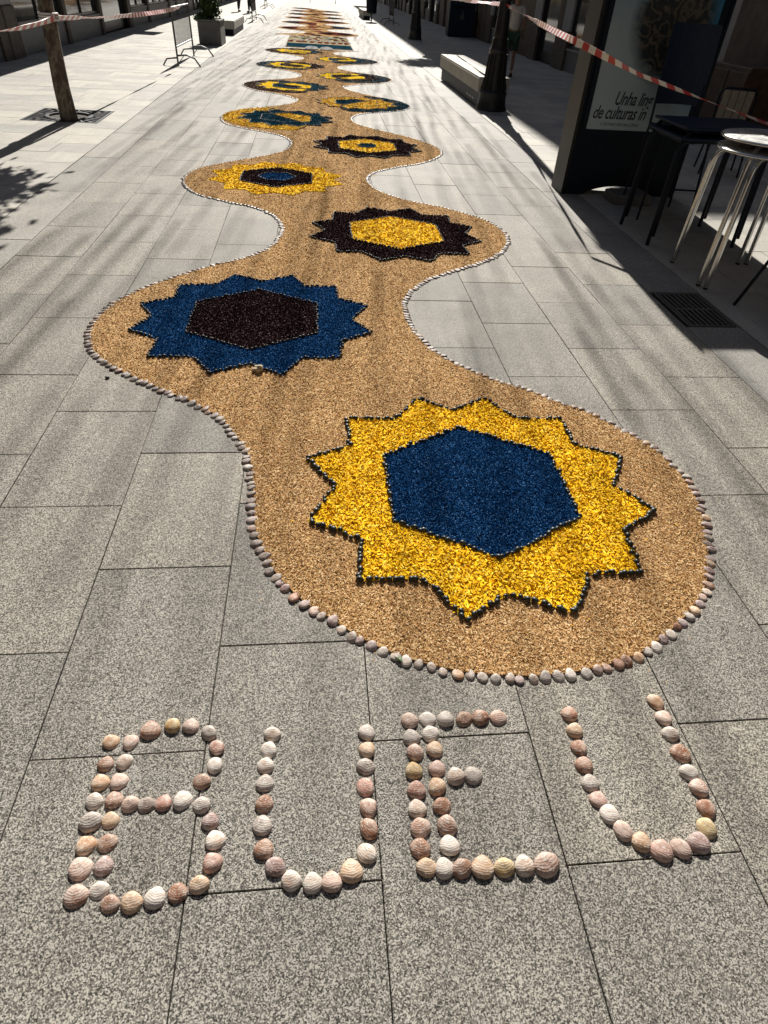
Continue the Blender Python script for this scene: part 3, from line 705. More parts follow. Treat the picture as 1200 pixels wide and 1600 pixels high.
big = {(622, 232): 1.22, (155, 1265): 1.22, (185, 1092): 1.2, (248, 800): 1.14, (1015, 1065): 1.25, (615, 1083): 1.15, (690, 1060): 1.15, (925, 1012): 1.1, (822, 665): 1.12, (648, 1275): 1.12, (503, 1305): 1.1, (812, 455): 1.15, (857, 1105): 1.0, (752, 1235): 1.12, (977, 0): 1}
for nm, (ox, oy), sc, sz, strokes in letters:
    for where, frm, cols, pts, turn in strokes:
        for i, (u, v) in enumerate(pts):
            w_px = sz*big.get((u, v), 1.0)*(.88 if v < 500 else (.95 if v < 800 else 1.05))
            U, V_ = ox+u/sc, oy+v/sc; p = ground(U, V_+2, .006)
            q = ground(U+w_px, V_+2, .006); size = (q-p).length*1.07
            pre = 'the ' if nm.startswith('letter') is False and False else ''
            lab = f"{TINT[cols[i]][0]} shell, {ORD[i]} {frm} {where} {nm}"
            clam_at(p.x, p.y-.004, size, math.radians(turn+R.uniform(-28, 28)), cols[i], 0.0, lab, tilt=(R.uniform(-.12, .12), R.uniform(-.12, .12)))
# border shells
def border(path, side):
    out = []; P = resample(path, .005); d = 0; i = 0
    while i < len(P)-2:
        a, b = P[i], P[min(i+3, len(P)-1)]; t = b-a; t /= np.hypot(*t)
        nrm = np.array([t[1], -t[0]])*side        # outwards
        s_ = NR.uniform(.037, .050); out.append((a[0]+NR.normal(0, .004), a[1]+NR.normal(0, .004), math.atan2(nrm[1], nrm[0]), s_, side)); i += max(3, int(round(s_*1.0/.005+NR.uniform(-.3, .3))))
    return out
bs = border(RIGHT, 1)+border(LEFT[0:], -1)[1:]
bs.sort(key=lambda b: b[1]); near_b, far_b = bs[:298], bs[298:]
ONES = ['', 'first', 'second', 'third', 'fourth', 'fifth', 'sixth', 'seventh', 'eighth', 'ninth', 'tenth', 'eleventh', 'twelfth', 'thirteenth', 'fourteenth', 'fifteenth', 'sixteenth', 'seventeenth', 'eighteenth', 'nineteenth']
TENS = {2: ('twenty', 'twentieth'), 3: ('thirty', 'thirtieth'), 4: ('forty', 'fortieth'), 5: ('fifty', 'fiftieth'), 6: ('sixty', 'sixtieth'), 7: ('seventy', 'seventieth'), 8: ('eighty', 'eightieth'), 9: ('ninety', 'ninetieth')}
def ordinal(n):
    if n >= 100: return 'hundredth' if n == 100 else 'hundred-and-'+ordinal(n-100)
    if n < 20: return ONES[n]
    return TENS[n//10][1] if n % 10 == 0 else TENS[n//10][0]+'-'+ONES[n % 10]
cnt = {1: 0, -1: 0}
for x, y, a, s_, side in near_b:
    cnt[side] += 1
    col = R.choice('ggmmgwtmgpwb' if y < 1.6 else 'ggmmgmtdgb' if side > 0 else 'gdmdddgbdd')  # darker picks up the leftward edge stand in for the shells' backlit sides
    lab = f"{TINT[col][0]} border shell, {ordinal(cnt[side])} up the {'rightward' if side > 0 else 'leftward'} edge from the carpet's near end"
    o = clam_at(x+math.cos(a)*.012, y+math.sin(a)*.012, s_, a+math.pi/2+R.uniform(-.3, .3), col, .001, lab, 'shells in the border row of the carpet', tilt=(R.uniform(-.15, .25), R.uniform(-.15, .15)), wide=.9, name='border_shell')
    kd = 1.1 if y < 1.6 else (.9 if y < 2.6 else .62); o.color = (o.color[0]*kd, o.color[1]*kd, o.color[2]*kd, 1)  # colour lowered farther up the edge to offset the sunlit shell tops
    o.scale.y = s_*(1.08 if y < 1.5 else 1.26); o.scale.z *= .85; o.scale.x *= .96
Vc, Fc = clam(4, 10, 1.0); Vc = np.array(Vc); Fq = np.array([f for f in Fc if len(f) == 4])
A = np.array([(b[0]+math.cos(b[2])*.012, b[1]+math.sin(b[2])*.012, .001, b[2]+math.pi/2, b[3]) for b in far_b])
V, F = replicate(Vc, Fq, A[:, :3], A[:, 3]+NR.normal(0, .25, len(A)), A[:, 4:5]*np.array([(.80, 1.12, .55)])*np.clip(1.0-.012*(A[:, 1:2]-5), .85, 1))
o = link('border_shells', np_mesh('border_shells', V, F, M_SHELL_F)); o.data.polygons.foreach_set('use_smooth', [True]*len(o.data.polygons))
tag(o, 'thin row of small shells edging the far lobes of the carpet', 'shells', kind='stuff')
# white chalky grit left along the letters
spl = [((905, 1105), (965, 1265), .018), ((430, 1165), (428, 1275), .014), ((425, 1290), (422, 1330), .012), ((205, 1190), (190, 1330), .012), ((200, 1205), (310, 1230), .014), ((640, 1108), (790, 1104), .012), ((1050, 1180), (1090, 1240), .01), ((345, 1270), (352, 1330), .012), ((595, 1190), (600, 1320), .01), ((430, 1335), (560, 1350), .01)]
Ps = []
for a, b, w in spl:
    a, b = ground(*a), ground(*b); n = int((b-a).length*2600*(w/.014))
    t = NR.rand(n); Ps.append(np.column_stack([a.x+(b.x-a.x)*t+NR.normal(0, w, n), a.y+(b.y-a.y)*t+NR.normal(0, w, n), np.full(n, .0012)]))
P_ = np.concatenate(Ps); V, F = replicate(CH_V, CH_F, P_, NR.uniform(0, 6, len(P_)), NR.uniform(.0012, .0034, len(P_)))
tag(link('chalk_grit', np_mesh('chalk_grit', V, F, flat('chalk', (.52, .51, .48), .9))), 'traces of white grit on the paving beside the letter shells', 'grit', kind='stuff')
# stray grains blown off the carpet
n = 1500; t = NR.randint(0, len(R1), n); src = np.where((NR.rand(n) < .5)[:, None], R1[np.minimum(t, 150)], L1[np.minimum(t, 150)])
P_ = np.column_stack([src+NR.normal(0, .05, (n, 2)), np.full(n, .0015)]); V, F = replicate(SL_V, SL_F, P_, NR.uniform(0, 6, n), np.array([(.008, .0022, .003)])*NR.uniform(.7, 1.2, (n, 1)))
tag(link('stray_grains', np_mesh('stray_grains', V, F, GM['tan'])), 'stray husk grains scattered on the paving around the carpet', 'grains', kind='stuff')
# odds and ends: leaf, pebble, pale crust
M_LEAF = flat('leaf_green', (.05, .12, .025), .5)
p = ground(622, 1024, .02)
lf = MB(); rows = []
for i in range(7):
    t = i/6; w = .011*math.sin(math.pi*min(1, t*.9+.08)); rows += [(-w, t*.07, .004*math.sin(t*3)+.003), (0, t*.07, .004*math.sin(t*3)), (w, t*.07, .004*math.sin(t*3)+.003)]
lf.add(rows, [(i*3+j, i*3+j+1, i*3+j+4, i*3+j+3) for i in range(6) for j in (0, 1)])
o = lf.build('leaf', M_LEAF, label='slim green leaf lying against the border shells', cat='leaf'); o.location = (p.x+.012, p.y-.02, .012); o.rotation_euler = (-.3, .2, math.radians(25))
p = ground(168, 591); o = MB().lathe([(.001, 0), (.011, .002), (.013, .006), (.009, .011), (.001, .013)], 10).build('pebble', flat('pebble', (.06, .05, .045), .7), smooth=True, label='small dark pebble on the paving beside the blue star lobe', cat='pebble'); o.location = (p.x, p.y, 0)
p = ground(403, 582); mbx = MB()
for k in range(5):
    a = R.uniform(0, 6.28); r_ = R.uniform(.008, .02)
    mbx.box(r_*math.cos(a)-.013, r_*math.cos(a)+.013, r_*math.sin(a)-.01, r_*math.sin(a)+.012, .01, .02+R.uniform(.008, .03), .004)
o = mbx.build('crumb', flat('crust', (.5, .42, .28), .9, var=.4), label='pale crumbly lump at the near edge of the blue star', cat='lump'); o.location = (p.x, p.y, 0)
# ---------------------------------------------------------------- buildings along the street
M_STONE_L = flat('stone_plinth', (.16, .165, .17), .6, var=.15, scale=8)
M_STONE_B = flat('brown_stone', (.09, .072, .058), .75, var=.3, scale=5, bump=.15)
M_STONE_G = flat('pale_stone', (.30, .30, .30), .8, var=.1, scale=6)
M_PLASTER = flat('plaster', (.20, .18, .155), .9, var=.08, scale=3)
M_FRAME = flat('dark_frame', (.014, .014, .016), .4)
M_WOOD = flat('brown_wood', (.06, .032, .018), .6, var=.35, scale=9, bump=.1)
def glass_mat():
    n = NT('shop_glass'); n.set(Roughness=.06, Metallic=0.0); n.b.inputs['Base Color'].default_value = (.02, .026, .028, 1); n.b.inputs['Specular IOR Level'].default_value = .9; return n.m
M_GLASS = glass_mat()
M_CANOPY = flat('canopy', (.06, .05, .045), .8)
XWL, XWR = -6.85, 7.6
def facade(name, sx, xw, y0, y1, H, bays, lab, depth=6.0, wallmat=None):
    "street wall with shop bays; sx: +1 when the building lies to +X"
    root = empty(name, (0, 0, 0), label=lab, cat='building')
    X = lambda d: xw+sx*d                       # d metres into the building
    def bx(mb, d0, d1, a, b, z0, z1, c=0): xs = sorted((X(d0), X(d1))); return mb.box(xs[0], xs[1], a, b, z0, z1, c)
    bx(MB(), .30, depth, y0, y1, -.02, H).build('wall', wallmat or M_PLASTER, root)
    bx(MB(), -.35, depth, y0, y1, H, H+.35).build('cornice', M_STONE_G, root)
    y = y0
    for (L, typ) in bays:
        a, b = y, min(y+L, y1); y = b
        if b-a < .2: break
        if typ == 'pier': bx(MB(), -.06, .30, a, b, -.02, 3.6, .015).build('pier', M_STONE_B, root)
        elif typ == 'pale':
            bx(MB(), -.04, .30, a, b, .95, 3.6, .01).build('pale_panel', M_STONE_G, root)
            bx(MB(), -.08, .30, a, b, -.02, .95, .015).build('pier_base', M_STONE_B, root)
        elif typ == 'door':
            dr = bx(MB(), .10, .16, a+.08, b-.08, .02, 2.5).build('door', M_FRAME, root)
            bx(MB(), .08, .10, a+.22, b-.22, .3, 2.3).build('pane', M_GLASS, dr)
            f = MB(); bx(f, 0, .22, a, a+.08, 0, 2.6); bx(f, 0, .22, b-.08, b, 0, 2.6); bx(f, 0, .22, a+.08, b-.08, 2.5, 2.6); f.build('door_frame', M_FRAME, root)
            bx(MB(), .0, .30, a, b, 2.6, 3.6).build('lintel', M_STONE_L, root)
        elif typ == 'wood':
            n = max(2, int((b-a)/.22)); w = (b-a)/n
            for k in range(n): bx(MB(), .02, .2, a+k*w+.008, a+(k+1)*w-.008, 0, 3.6, .01).build('board', M_WOOD, root)
        else:                                  # window over a stone plinth
            ph = .50 if typ == 'win' else .28
            n = max(1, int(round((b-a)/1.6))); w = (b-a)/n
            for k in range(n): bx(MB(), .0, .25, a+k*w+.006, a+(k+1)*w-.006, -.02, ph, .008).build('plinth', M_STONE_L, root)
            bx(MB(), -.03, .25, a, b, ph+.002, ph+.05, .008).build('sill', M_STONE_G, root)
            wf = MB()
            for k in range(n+1): yy = a+k*w; bx(wf, .02, .12, max(a, yy-.04), min(b, yy+.04), ph+.052, 3.0)
            for k in range(n): bx(wf, .03, .11, a+k*w+(.04), a+(k+1)*w-.04, ph+.052, ph+.12); bx(wf, .03, .11, a+k*w+.04, a+(k+1)*w-.04, 2.93, 3.0)
            wf = wf.build('window', M_FRAME, root)
            for k in range(n): bx(MB(), .06, .075, a+k*w+.04, a+(k+1)*w-.04, ph+.12, 2.93).build('pane', M_GLASS, wf)
            bx(MB(), .0, .30, a, b, 3.002, 3.6).build('lintel', M_STONE_L, root)
    return root
bl = [(1.6, 'win'), (.5, 'pier'), (1.5, 'win'), (.45, 'pier'), (3.1, 'win'), (.35, 'pale'), (2.0, 'win'), (.25, 'pier'), (2.2, 'door'), (.4, 'pale'), (3.2, 'win'), (.4, 'pier'), (3.2, 'low'), (.4, 'pale')]
lb = [(5.0, 'win'), (.6, 'pier'), (4.0, 'win'), (.5, 'pier'), (3.35, 'win'), (.45, 'pier'), (.7, 'pale'), (3.6, 'win'), (.25, 'pier'), (3.4, 'win'), (.3, 'pier'), (3.5, 'door'), (.5, 'pale'), (3.2, 'win'), (.3, 'pier'), (3.1, 'win')]
facade('shop_building', -1, XWL, 4.0, 36.6, 19.0, lb, 'shop fronts with dark windows over pale stone plinths behind the leaning tree trunk', wallmat=M_PLASTER)
facade('shop_building', -1, XWL, 36.62, 100, 18.5, bl*4, 'farther shop fronts beyond the planter on the side of the benches with shrubs')
rb = [(4.4, 'win'), (.5, 'pale'), (2.8, 'wood'), (1.0, 'pier'), (1.3, 'win'), (2.4, 'pier'), (.95, 'pale'), (2.1, 'win'), (.5, 'pier'), (1.9, 'wood'), (.9, 'pale'), (.5, 'pier'), (2.2, 'win'), (.8, 'pale'), (.4, 'pier'), (2.0, 'door'), (.8, 'pale'), (3.2, 'wood'), (.6, 'pier'), (2.5, 'win'), (.6, 'pale'), (.6, 'pier')]
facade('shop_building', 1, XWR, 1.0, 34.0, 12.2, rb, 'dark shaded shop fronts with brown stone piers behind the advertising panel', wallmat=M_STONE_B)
rb2 = [(.8, 'pier'), (1.6, 'wood'), (.6, 'pale'), (2.4, 'door'), (.6, 'pier'), (2.2, 'win'), (.7, 'pale'), (2.4, 'wood')]
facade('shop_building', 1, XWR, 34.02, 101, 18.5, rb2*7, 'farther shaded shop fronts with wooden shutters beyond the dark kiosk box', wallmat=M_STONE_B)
MB().box(XWL-6, XWR+6, -16, -10.5, 0, 21).build('house', M_STONE_B, label='unseen tall block added behind the viewer to keep sky light out of the street', cat='building')  # added out of view to shut sky light out of the street
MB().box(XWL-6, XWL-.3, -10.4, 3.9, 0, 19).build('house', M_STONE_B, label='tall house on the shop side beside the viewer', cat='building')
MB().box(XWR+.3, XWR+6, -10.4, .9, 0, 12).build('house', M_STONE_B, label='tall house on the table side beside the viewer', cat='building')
# projecting canopy on the leftward shops and unseen overhangs on the rightward houses, sized for their shadow edge: both shade the street below
cn = empty('shop_canopy', label='flat projecting canopy that runs along the shop fronts above the shaded strip', cat='canopy')
MB().box(XWL-.02+.03, -5.68, 4, 36.5, 3.62, 3.78, .02).build('roof_plate', M_CANOPY, cn)
MB().box(XWL+.01, -5.75, 36.7, 100, 3.62, 3.78, .02).build('roof_plate', M_CANOPY, cn)
MB().box(XWL+.01, -5.05, 32.2, 33.0, 3.0, 3.6, .02).build('sign_board', M_CANOPY, cn)
bc = empty('overhang_slabs', label='unseen overhang slabs on the shaded houses, sized for their shadow edge', cat='balcony')
MB().box(5.62, XWR-.36, 34.1, 100.5, 17.8, 18.45).build('slab', M_PLASTER, bc)
MB().box(6.25, XWR-.07, 1.1, 33.9, 11.5, 12.15).build('slab', M_PLASTER, bc)
for i in range(5): MB().box(6.7, XWR-.07, 36+i*12, 44+i*12, 4.2, 4.5).build('slab', M_PLASTER, bc)

# ---------------------------------------------------------------- unseen ribbons added high overhead so that soft shadows streak the paving
rv = []
for row in range(46):
    y = 13.8+row*1.25+R.uniform(-.2, .2); x = -1.9+R.uniform(0, .3); z = 9.0
    while x < 3.7:
        L = R.uniform(.9, 2.2); w = R.uniform(.010, .028)
        if R.random() < .7: rv.append((x, y+R.uniform(-.3, .3), z, L, w))
        x += R.choice((.11, .16, .2, .28, .36))+R.uniform(0, .05)
mbr = MB()
for x, y, z, L, w in rv: mbr.box(x-w/2, x+w/2, y-.002, y+.002, z-L, z)
mbr.build('shadow_ribbons', flat('shadow_ribbon', (.5, .48, .45), .8), label='unseen ribbons added overhead to streak the paving with shadow', kind='stuff')
mbw = MB()
for row in range(0, 46): mbw.tube([(XWL+.02, 13.8+row*1.25, 9.3), (0, 13.8+row*1.25, 9.0), (XWR-.08, 13.8+row*1.25, 9.3)], .0025, 4)
mbw.build('shadow_ribbon_wires', M_STEEL, kind='stuff', label='unseen wires added to carry the shadow ribbons')

# ---------------------------------------------------------------- street lamps
def make_lamp(loc, lab, basket=False):
    t = empty('street_lamp', loc, label=lab, cat='street lamp', group='cast iron street lamps')
    b = MB().lathe([(.30, 0), (.30, .03), (.285, .05), (.27, .10), (.255, .22), (.262, .25), (.262, .29), (.235, .31), (.215, .36), (.20, .42), (.185, .60), (.17, .78), (.16, .88), (.175, .90), (.178, .94), (.155, .97), (.14, 1.02), (.135, 1.1)], 32, flute=.0)
    o = b.build('base', M_IRON, t); smooth_by_angle(o, 35)
    fl = MB()
    for k in range(12):
        a = 2*math.pi*k/12; fl.tube([(.245*math.cos(a), .245*math.sin(a), .33), (.200*math.cos(a), .200*math.sin(a), .50), (.167*math.cos(a), .167*math.sin(a), .87)], .012, 6)
    smooth_by_angle(fl.build('flute', M_IRON, t, kind='stuff'))
    p = MB().lathe([(.125, 1.1), (.135, 1.16), (.12, 1.2), (.105, 1.5), (.10, 1.62), (.115, 1.64), (.115, 1.68), (.09, 1.72), (.075, 2.6), (.06, 4.0), (.055, 5.0), (.09, 5.03), (.05, 5.1)], 24)
    smooth_by_angle(p.build('pole', M_IRON, t), 35)
    l = MB().lathe([(.05, 5.1), (.15, 5.16), (.19, 5.5), (.17, 5.52)], 12).build('lantern', flat('lantern_glass', (.4, .4, .38), .3), t)
    MB().lathe([(.21, 5.52), (.12, 5.64), (.02, 5.74)], 12).build('cap', M_IRON, l)
    return t
make_lamp((3.40, 13.86, 0), 'black cast iron street lamp with fluted flared foot in front of the long stone bench')
lampB = make_lamp((4.27, 32.5, 0), 'slimmer looking black street lamp standing in the shade beyond the bench')

# ---------------------------------------------------------------- leaves
def leaf_cloud(c, rad, n, size, zf=1.0, name='foliage', mat=None, parent=None, gap=.35, seed=1):
    rs = np.random.RandomState(seed); k = rs.normal(size=(7, 3)); k /= np.linalg.norm(k, axis=1)[:, None]
    P = []
    cl = rs.uniform(-1, 1, (40, 3)); cl = cl[np.linalg.norm(cl, axis=1) < 1][:22]
    for q in cl:
        m = n//len(cl); P.append(q[None]*.78+rs.normal(0, .17, (m, 3)))
    P = np.concatenate(P)*np.array(rad)[None]+np.array(c)[None]
    V0 = np.array([(-.5, 0, 0), (-.1, -.26, .06), (.5, 0, -.03), (-.1, .26, .06)]); F0 = np.array([(0, 1, 2, 3)])
    V, F = replicate(V0, F0, P, rs.uniform(0, 6.3, len(P)), size*rs.uniform(.6, 1.3, len(P)), rs.normal(0, .7, (len(P), 2)))
    o = link(name, np_mesh(name, V, F, mat), parent); tag(o, kind='stuff'); return o
def leafmat(name, cols):
    n = NT(name); c = n.ramp(n.n('ShaderNodeNewGeometry').outputs['Random Per Island'], [(0, cols[0]), (.6, cols[1]), (1, cols[2])]); n.l(c, n.b.inputs['Base Color']); n.set(Roughness=.55); return n.m
M_LEAVES = leafmat('tree_leaves', [(.03, .06, .015), (.05, .10, .025), (.09, .15, .04)])
M_BARK = NT('bark'); _p = M_BARK.pos((1, 1, .45)); _f = M_BARK.noise(_p, 14, 5, .6)
M_BARK.l(M_BARK.ramp(_f, [(.35, (.045, .033, .024)), (.5, (.10, .078, .058)), (.56, (.20, .165, .125)), (.62, (.07, .075, .04))]), M_BARK.b.inputs['Base Color']); M_BARK.set(Roughness=.85); M_BARK.bump(_f, .5, .02); M_BARK = M_BARK.m
tr = empty('street_tree', (-3.61, 10.92, 0), label='mottled tree trunk rising from a square iron grate on the pale sidewalk', cat='tree')
r_ = [.125, .115, .108, .10, .097, .095, .09, .085]
pts = [(0, 0, -.02), (.0, 0, .12), (-.0, 0, .4), (.02, .01, .8), (.05, .0, 1.2), (.06, 0, 1.6), (.04, .03, 2.0), (.05, .02, 2.6)]
mbt = MB().tube(pts, r_, 14)
for k in range(6):
    a = k*1.05+.3; mbt.tube([(-.03, .02, 2.3+.1*k), (.1+.35*math.cos(a), .35*math.sin(a), 2.7+.1*k), (.2+.8*math.cos(a), .8*math.sin(a), 3.3+.12*k)], [.05, .035, .015], 7)
smooth_by_angle(mbt.build('trunk', M_BARK, tr), 60)
leaf_cloud((.20, -.02, 3.15), (1.25, 1.15, .85), 14000, .17, mat=M_LEAVES, parent=tr, name='crown', seed=4)
tg = empty('tree_grate', (-3.71, 11.26, 0), label='square cast iron tree grate with chevron slots around the tree foot', cat='tree grate')
g_ = .53
def ring_sq(o, i, z0, z1, mb, y_scale=1.0):
    for a, b, c, d in ((-o, o, -o, -i), (-o, o, i, o), (-o, -i, -i, i), (i, o, -i, i)): mb.box(a, b, c, d, z0, z1)
mbg = MB(); ring_sq(g_, g_-.03, -.03, .004, mbg); mbg.build('frame', M_STEEL, tg)
for q in range(4):
    for k in range(9):
        mbq = MB(); w = .016; t = (-.44+k*.11)
        x0_, y0_ = t, g_-.045; L = .20-abs(t)*.05
        ca, sa = math.cos(q*math.pi/2), math.sin(q*math.pi/2)
        dx = .10*(1 if t > 0 else -1)
        P4 = [(x0_-w, y0_), (x0_+w, y0_), (x0_+w-dx, y0_-L), (x0_-w-dx, y0_-L)]
        P4 = [(p[0]*ca-p[1]*sa, p[0]*sa+p[1]*ca) for p in P4]
        mbq.prism(P4, -.025, .002).build('bar', M_STEEL, tg)
ringp = [(.30, .345)]
mr = MB(); n = 28
vs = [(r0*math.cos(2*math.pi*k/n), r0*math.sin(2*math.pi*k/n), z) for z in (-.02, .003) for r0 in (.285, .335) for k in range(n)]
fs = []
for k in range(n):
    k2 = (k+1) % n; fs += [(2*n+k, 2*n+k2, 3*n+k2, 3*n+k), (3*n+k, 3*n+k2, n+k2, n+k), (2*n+k2, 2*n+k, k, k2)]
mr.add(vs, fs).build('ring', M_STEEL, tg)
M_SOIL = flat('soil', (.03, .024, .018), .95, var=.5, scale=60)
MB().box(-g_+.031, g_-.031, -g_+.031, g_-.031, -.031, -.022).build('soil', M_SOIL, tg)
for o in tg.children: pass
# unseen leafy basket added at the second lamp to cast the shadow on the kerb
hb = empty('shadow_basket', (4.05, 32.1, 6.5), label='unseen leafy basket added at the far street lamp to cast a shadow', cat='shadow caster')
MB().lathe([(.12, -.35), (.32, -.15), (.38, 0)], 16).build('basket', M_BLACK, hb)
leaf_cloud((0, 0, .05), (1.0, 1.1, .6), 5200, .14, mat=M_LEAVES, parent=hb, seed=9)
MB().tube([(0, 0, .1), (.22, .4, -.95)], .02, 6).build('bracket', M_IRON, hb)

# ---------------------------------------------------------------- stone benches and planter
def bench(name, x0, x1, y0, y1, h, lab, slats=True):
    b = empty(name, ((x0+x1)/2, (y0+y1)/2, 0), label=lab, cat='bench'); w, L = (x1-x0)/2, (y1-y0)/2
    MB().box(-w, w, -L, L, h-.24, h-.02, .008).build('seat_block', G_SEAT, b)
    n = 4; s_ = (2*w)/n
    for k in range(n): MB().box(-w+k*s_+.006, -w+(k+1)*s_-.006, -L, L, h-.019, h+.004, .004).build('seat_slat', G_SEAT, b)
    MB().box(-w+.05, w-.05, -L+.05, L-.05, 0, h-.24).build('plinth', M_BLACK, b)
    vn = MB()
    for k in range(3): vn.box(-w+.044, -w+.049, -L+.5+k*.28, -L+.7+k*.28, .09, .12)
    vn.build('vent', M_STEEL, b)
    return b
bench('stone_bench', 3.12, 3.72, 13.95, 18.6, .50, 'long pale stone bench with a dark recessed base beside the iron lamp')
bench('stone_bench', -3.46, -2.90, 28.9, 33.2, .42, 'pale stone bench behind the planter box of leafy shrubs')
bench('stone_bench', 2.95, 3.45, 47.2, 52.0, .44, 'far pale stone bench behind the black litter bin')
pl = empty('planter', (-3.22, 24.95, 0), label='square dark grey planter box filled with a leafy shrub', cat='planter')
M_PLANT = flat('planter_concrete', (.15, .148, .14), .8, var=.15, scale=6)
MB().box(-.34, .34, -.62, .62, 0, .58, .012).build('box', M_PLANT, pl)
pr_ = MB(); pr_.box(-.355, .355, -.635, -.57, .582, .63, .006).box(-.355, .355, .57, .635, .582, .63, .006).box(-.355, -.29, -.569, .569, .582, .63, .006).box(.29, .355, -.569, .569, .582, .63, .006); pr_.build('rim', M_PLANT, pl)
MB().box(-.289, .289, -.569, .569, .583, .61).build('soil', M_SOIL, pl)
sh = empty('shrub', (-3.22, 24.95, .60), label='leafy dark green shrub growing in the grey planter box', cat='shrub')
leaf_cloud((0, 0, .42), (.36, .55, .48), 3000, .10, mat=M_LEAVES, parent=sh, seed=3)
leaf_cloud((-.25, -.45, .06), (.22, .2, .14), 500, .09, mat=M_LEAVES, parent=sh, seed=5)
ms = MB()
for k in range(7): a = k*.9; ms.tube([(.05*math.cos(a), .08*math.sin(a), 0), (.15*math.cos(a), .25*math.sin(a), .35), (.22*math.cos(a), .35*math.sin(a), .75)], [.012, .009, .004], 5)
ms.build('stem', M_BARK, sh)

# ---------------------------------------------------------------- crowd barriers
def barrier(x, y0, y1, foot, lab, banner=False):
    b = empty('crowd_barrier', (x, (y0+y1)/2, 0), label=lab, cat='barrier', group='steel crowd barriers'); L = (y1-y0)/2; s_ = foot
    for q in (-1, 1):
        smooth_by_angle(MB().tube([(0, q*L, 0), (0, q*L, 1.10)], .021, 10).build('post', M_STEEL, b))
        smooth_by_angle(MB().tube([(0, q*L, .20), (s_*.22, q*L, .22), (s_*.40, q*L, .16), (s_*.52, q*L, .0)], .019, 8).build('foot', M_STEEL, b))
        smooth_by_angle(MB().tube([(0, q*L, .04), (s_*.16, q*L, .205)], .009, 6).build('brace', M_STEEL, b))
        smooth_by_angle(MB().tube([(0, q*L, .16), (-s_*.25, q*L, .13), (-s_*.35, q*L, .0)], .016, 8).build('foot', M_STEEL, b))
    for z in (.36, 1.08): smooth_by_angle(MB().tube([(0, -L, z), (0, L, z)], .018, 8).build('rail', M_STEEL, b))
    n = int(2*L/.115); br = MB().tube([(0, 0, .37), (0, 0, 1.07)], .0065, 6).mesh('bar', M_STEEL, True)
    for k in range(1, n): link('bar', br, b, (0, -L+2*L*k/n, 0))
    return b
barrier(-3.25, 18.4, 20.95, 1, 'steel crowd barrier nearest to the leaning tree, with the tape tied to it')
barrier(-2.92, 37.8, 40.4, 1, 'steel crowd barrier just beyond the bench with the planter')
barrier(-3.30, 54.6, 57.0, 1, 'far steel crowd barrier at the pale edge of the paving')
barrier(4.35, 42.6, 45.1, -1, 'steel crowd barrier beside the black litter bin')
bf = barrier(0.95, -1.2, 1.2, -1, 'distant steel barrier closing the street beyond the end of the carpet'); bf.location = (.9, 76, 0); bf.rotation_euler.z = math.pi/2

# ---------------------------------------------------------------- litter bin, cabinet box
bn = empty('litter_bin', (3.32, 45.2, 0), label='black litter bin on a thin stem at the far edge of the grey paving', cat='bin')
smooth_by_angle(MB().lathe([(.16, 0), (.16, .02), (.04, .04), (.035, .36)], 16).build('stem', M_BLACK, bn))
smooth_by_angle(MB().lathe([(.20, .36), (.29, .42), (.33, 1.1), (.35, 1.12), (.35, 1.16), (.20, 1.28), (.02, 1.31)], 20).build('body', M_BLACK, bn))
kb = empty('cabinet', (7.0, 36.3, 0), label='big dark blue box with a faint pale emblem beside the shaded shop wall', cat='cabinet')
MB().box(-.74, .45, -.35, .35, .06, 1.5, .02).build('body', M_NAVY, kb); MB().box(-.70, .41, -.31, .31, 0, .06).build('base', M_BLACK, kb)
MB().box(-.22, -.04, -.356, -.351, .66, .86).box(-.17, -.09, -.356, -.351, .88, .96).build('emblem', M_STEEL, kb)
MB().box(-.60, .30, -.37, -.351, 1.06, 1.12, .004).build('handle', M_BLACK, kb)

# ---------------------------------------------------------------- street advertising panel
ap = empty('advertising_panel', (3.53, 7.80, 0), label='dark freestanding advertising panel with a lit-less poster of a round woven object', cat='advertising panel')
ap['label'] = 'tall dark freestanding advertising panel showing a poster beside the stacked bar tables'
W2, D2 = .67, .19
# body with an arched gap underneath
arc = [(-.45, 0)]+[(-.45+.9*t, .0+.10*math.sin(math.pi*t)**.8) for t in np.linspace(.04, .96, 15)]+[(.45, 0)]
poly = [(-W2, 0)]+arc+[(W2, 0), (W2, 2.72), (-W2, 2.72)]
mb = MB(); P = [Vector((p[0], p[1], 0)) for p in poly]; n = len(P)
tris = tessellate_polygon([P])
vs = [(p.x, -D2+.02, p.y) for p in P]+[(p.x, D2-.02, p.y) for p in P]
fs = [tuple(t) for t in tris]+[tuple(i+n for i in reversed(t)) for t in tris]+[(i, (i+1) % n, (i+1) % n+n, i+n) for i in range(n)]
mb.add(vs, fs); o = mb.build('body', M_BLACK, ap)
bm = bmesh.new(); bm.from_mesh(o.data); bmesh.ops.recalc_face_normals(bm, faces=bm.faces); bm.to_mesh(o.data); bm.free()
M_TRIM = flat('brushed_trim', (.026, .026, .025), .4, .5)
for s_ in (-1, 1):
    MB().box(s_*W2-.018, s_*W2+.018, -D2, D2, 0, 2.74, .006).build('side_post', M_TRIM if s_ < 0 else M_BLACK, ap)
fr = MB(); z0, z1, xa = .66, 2.45, .565
fr.box(-xa-.05, xa+.05, -D2-.012, -D2+.019, z0-.05, z0).box(-xa-.05, xa+.05, -D2-.012, -D2+.019, z1, z1+.05).box(-xa-.05, -xa, -D2-.012, -D2+.019, z0, z1).box(xa, xa+.05, -D2-.012, -D2+.019, z0, z1)
fr.build('poster_frame', M_BLACK, ap)
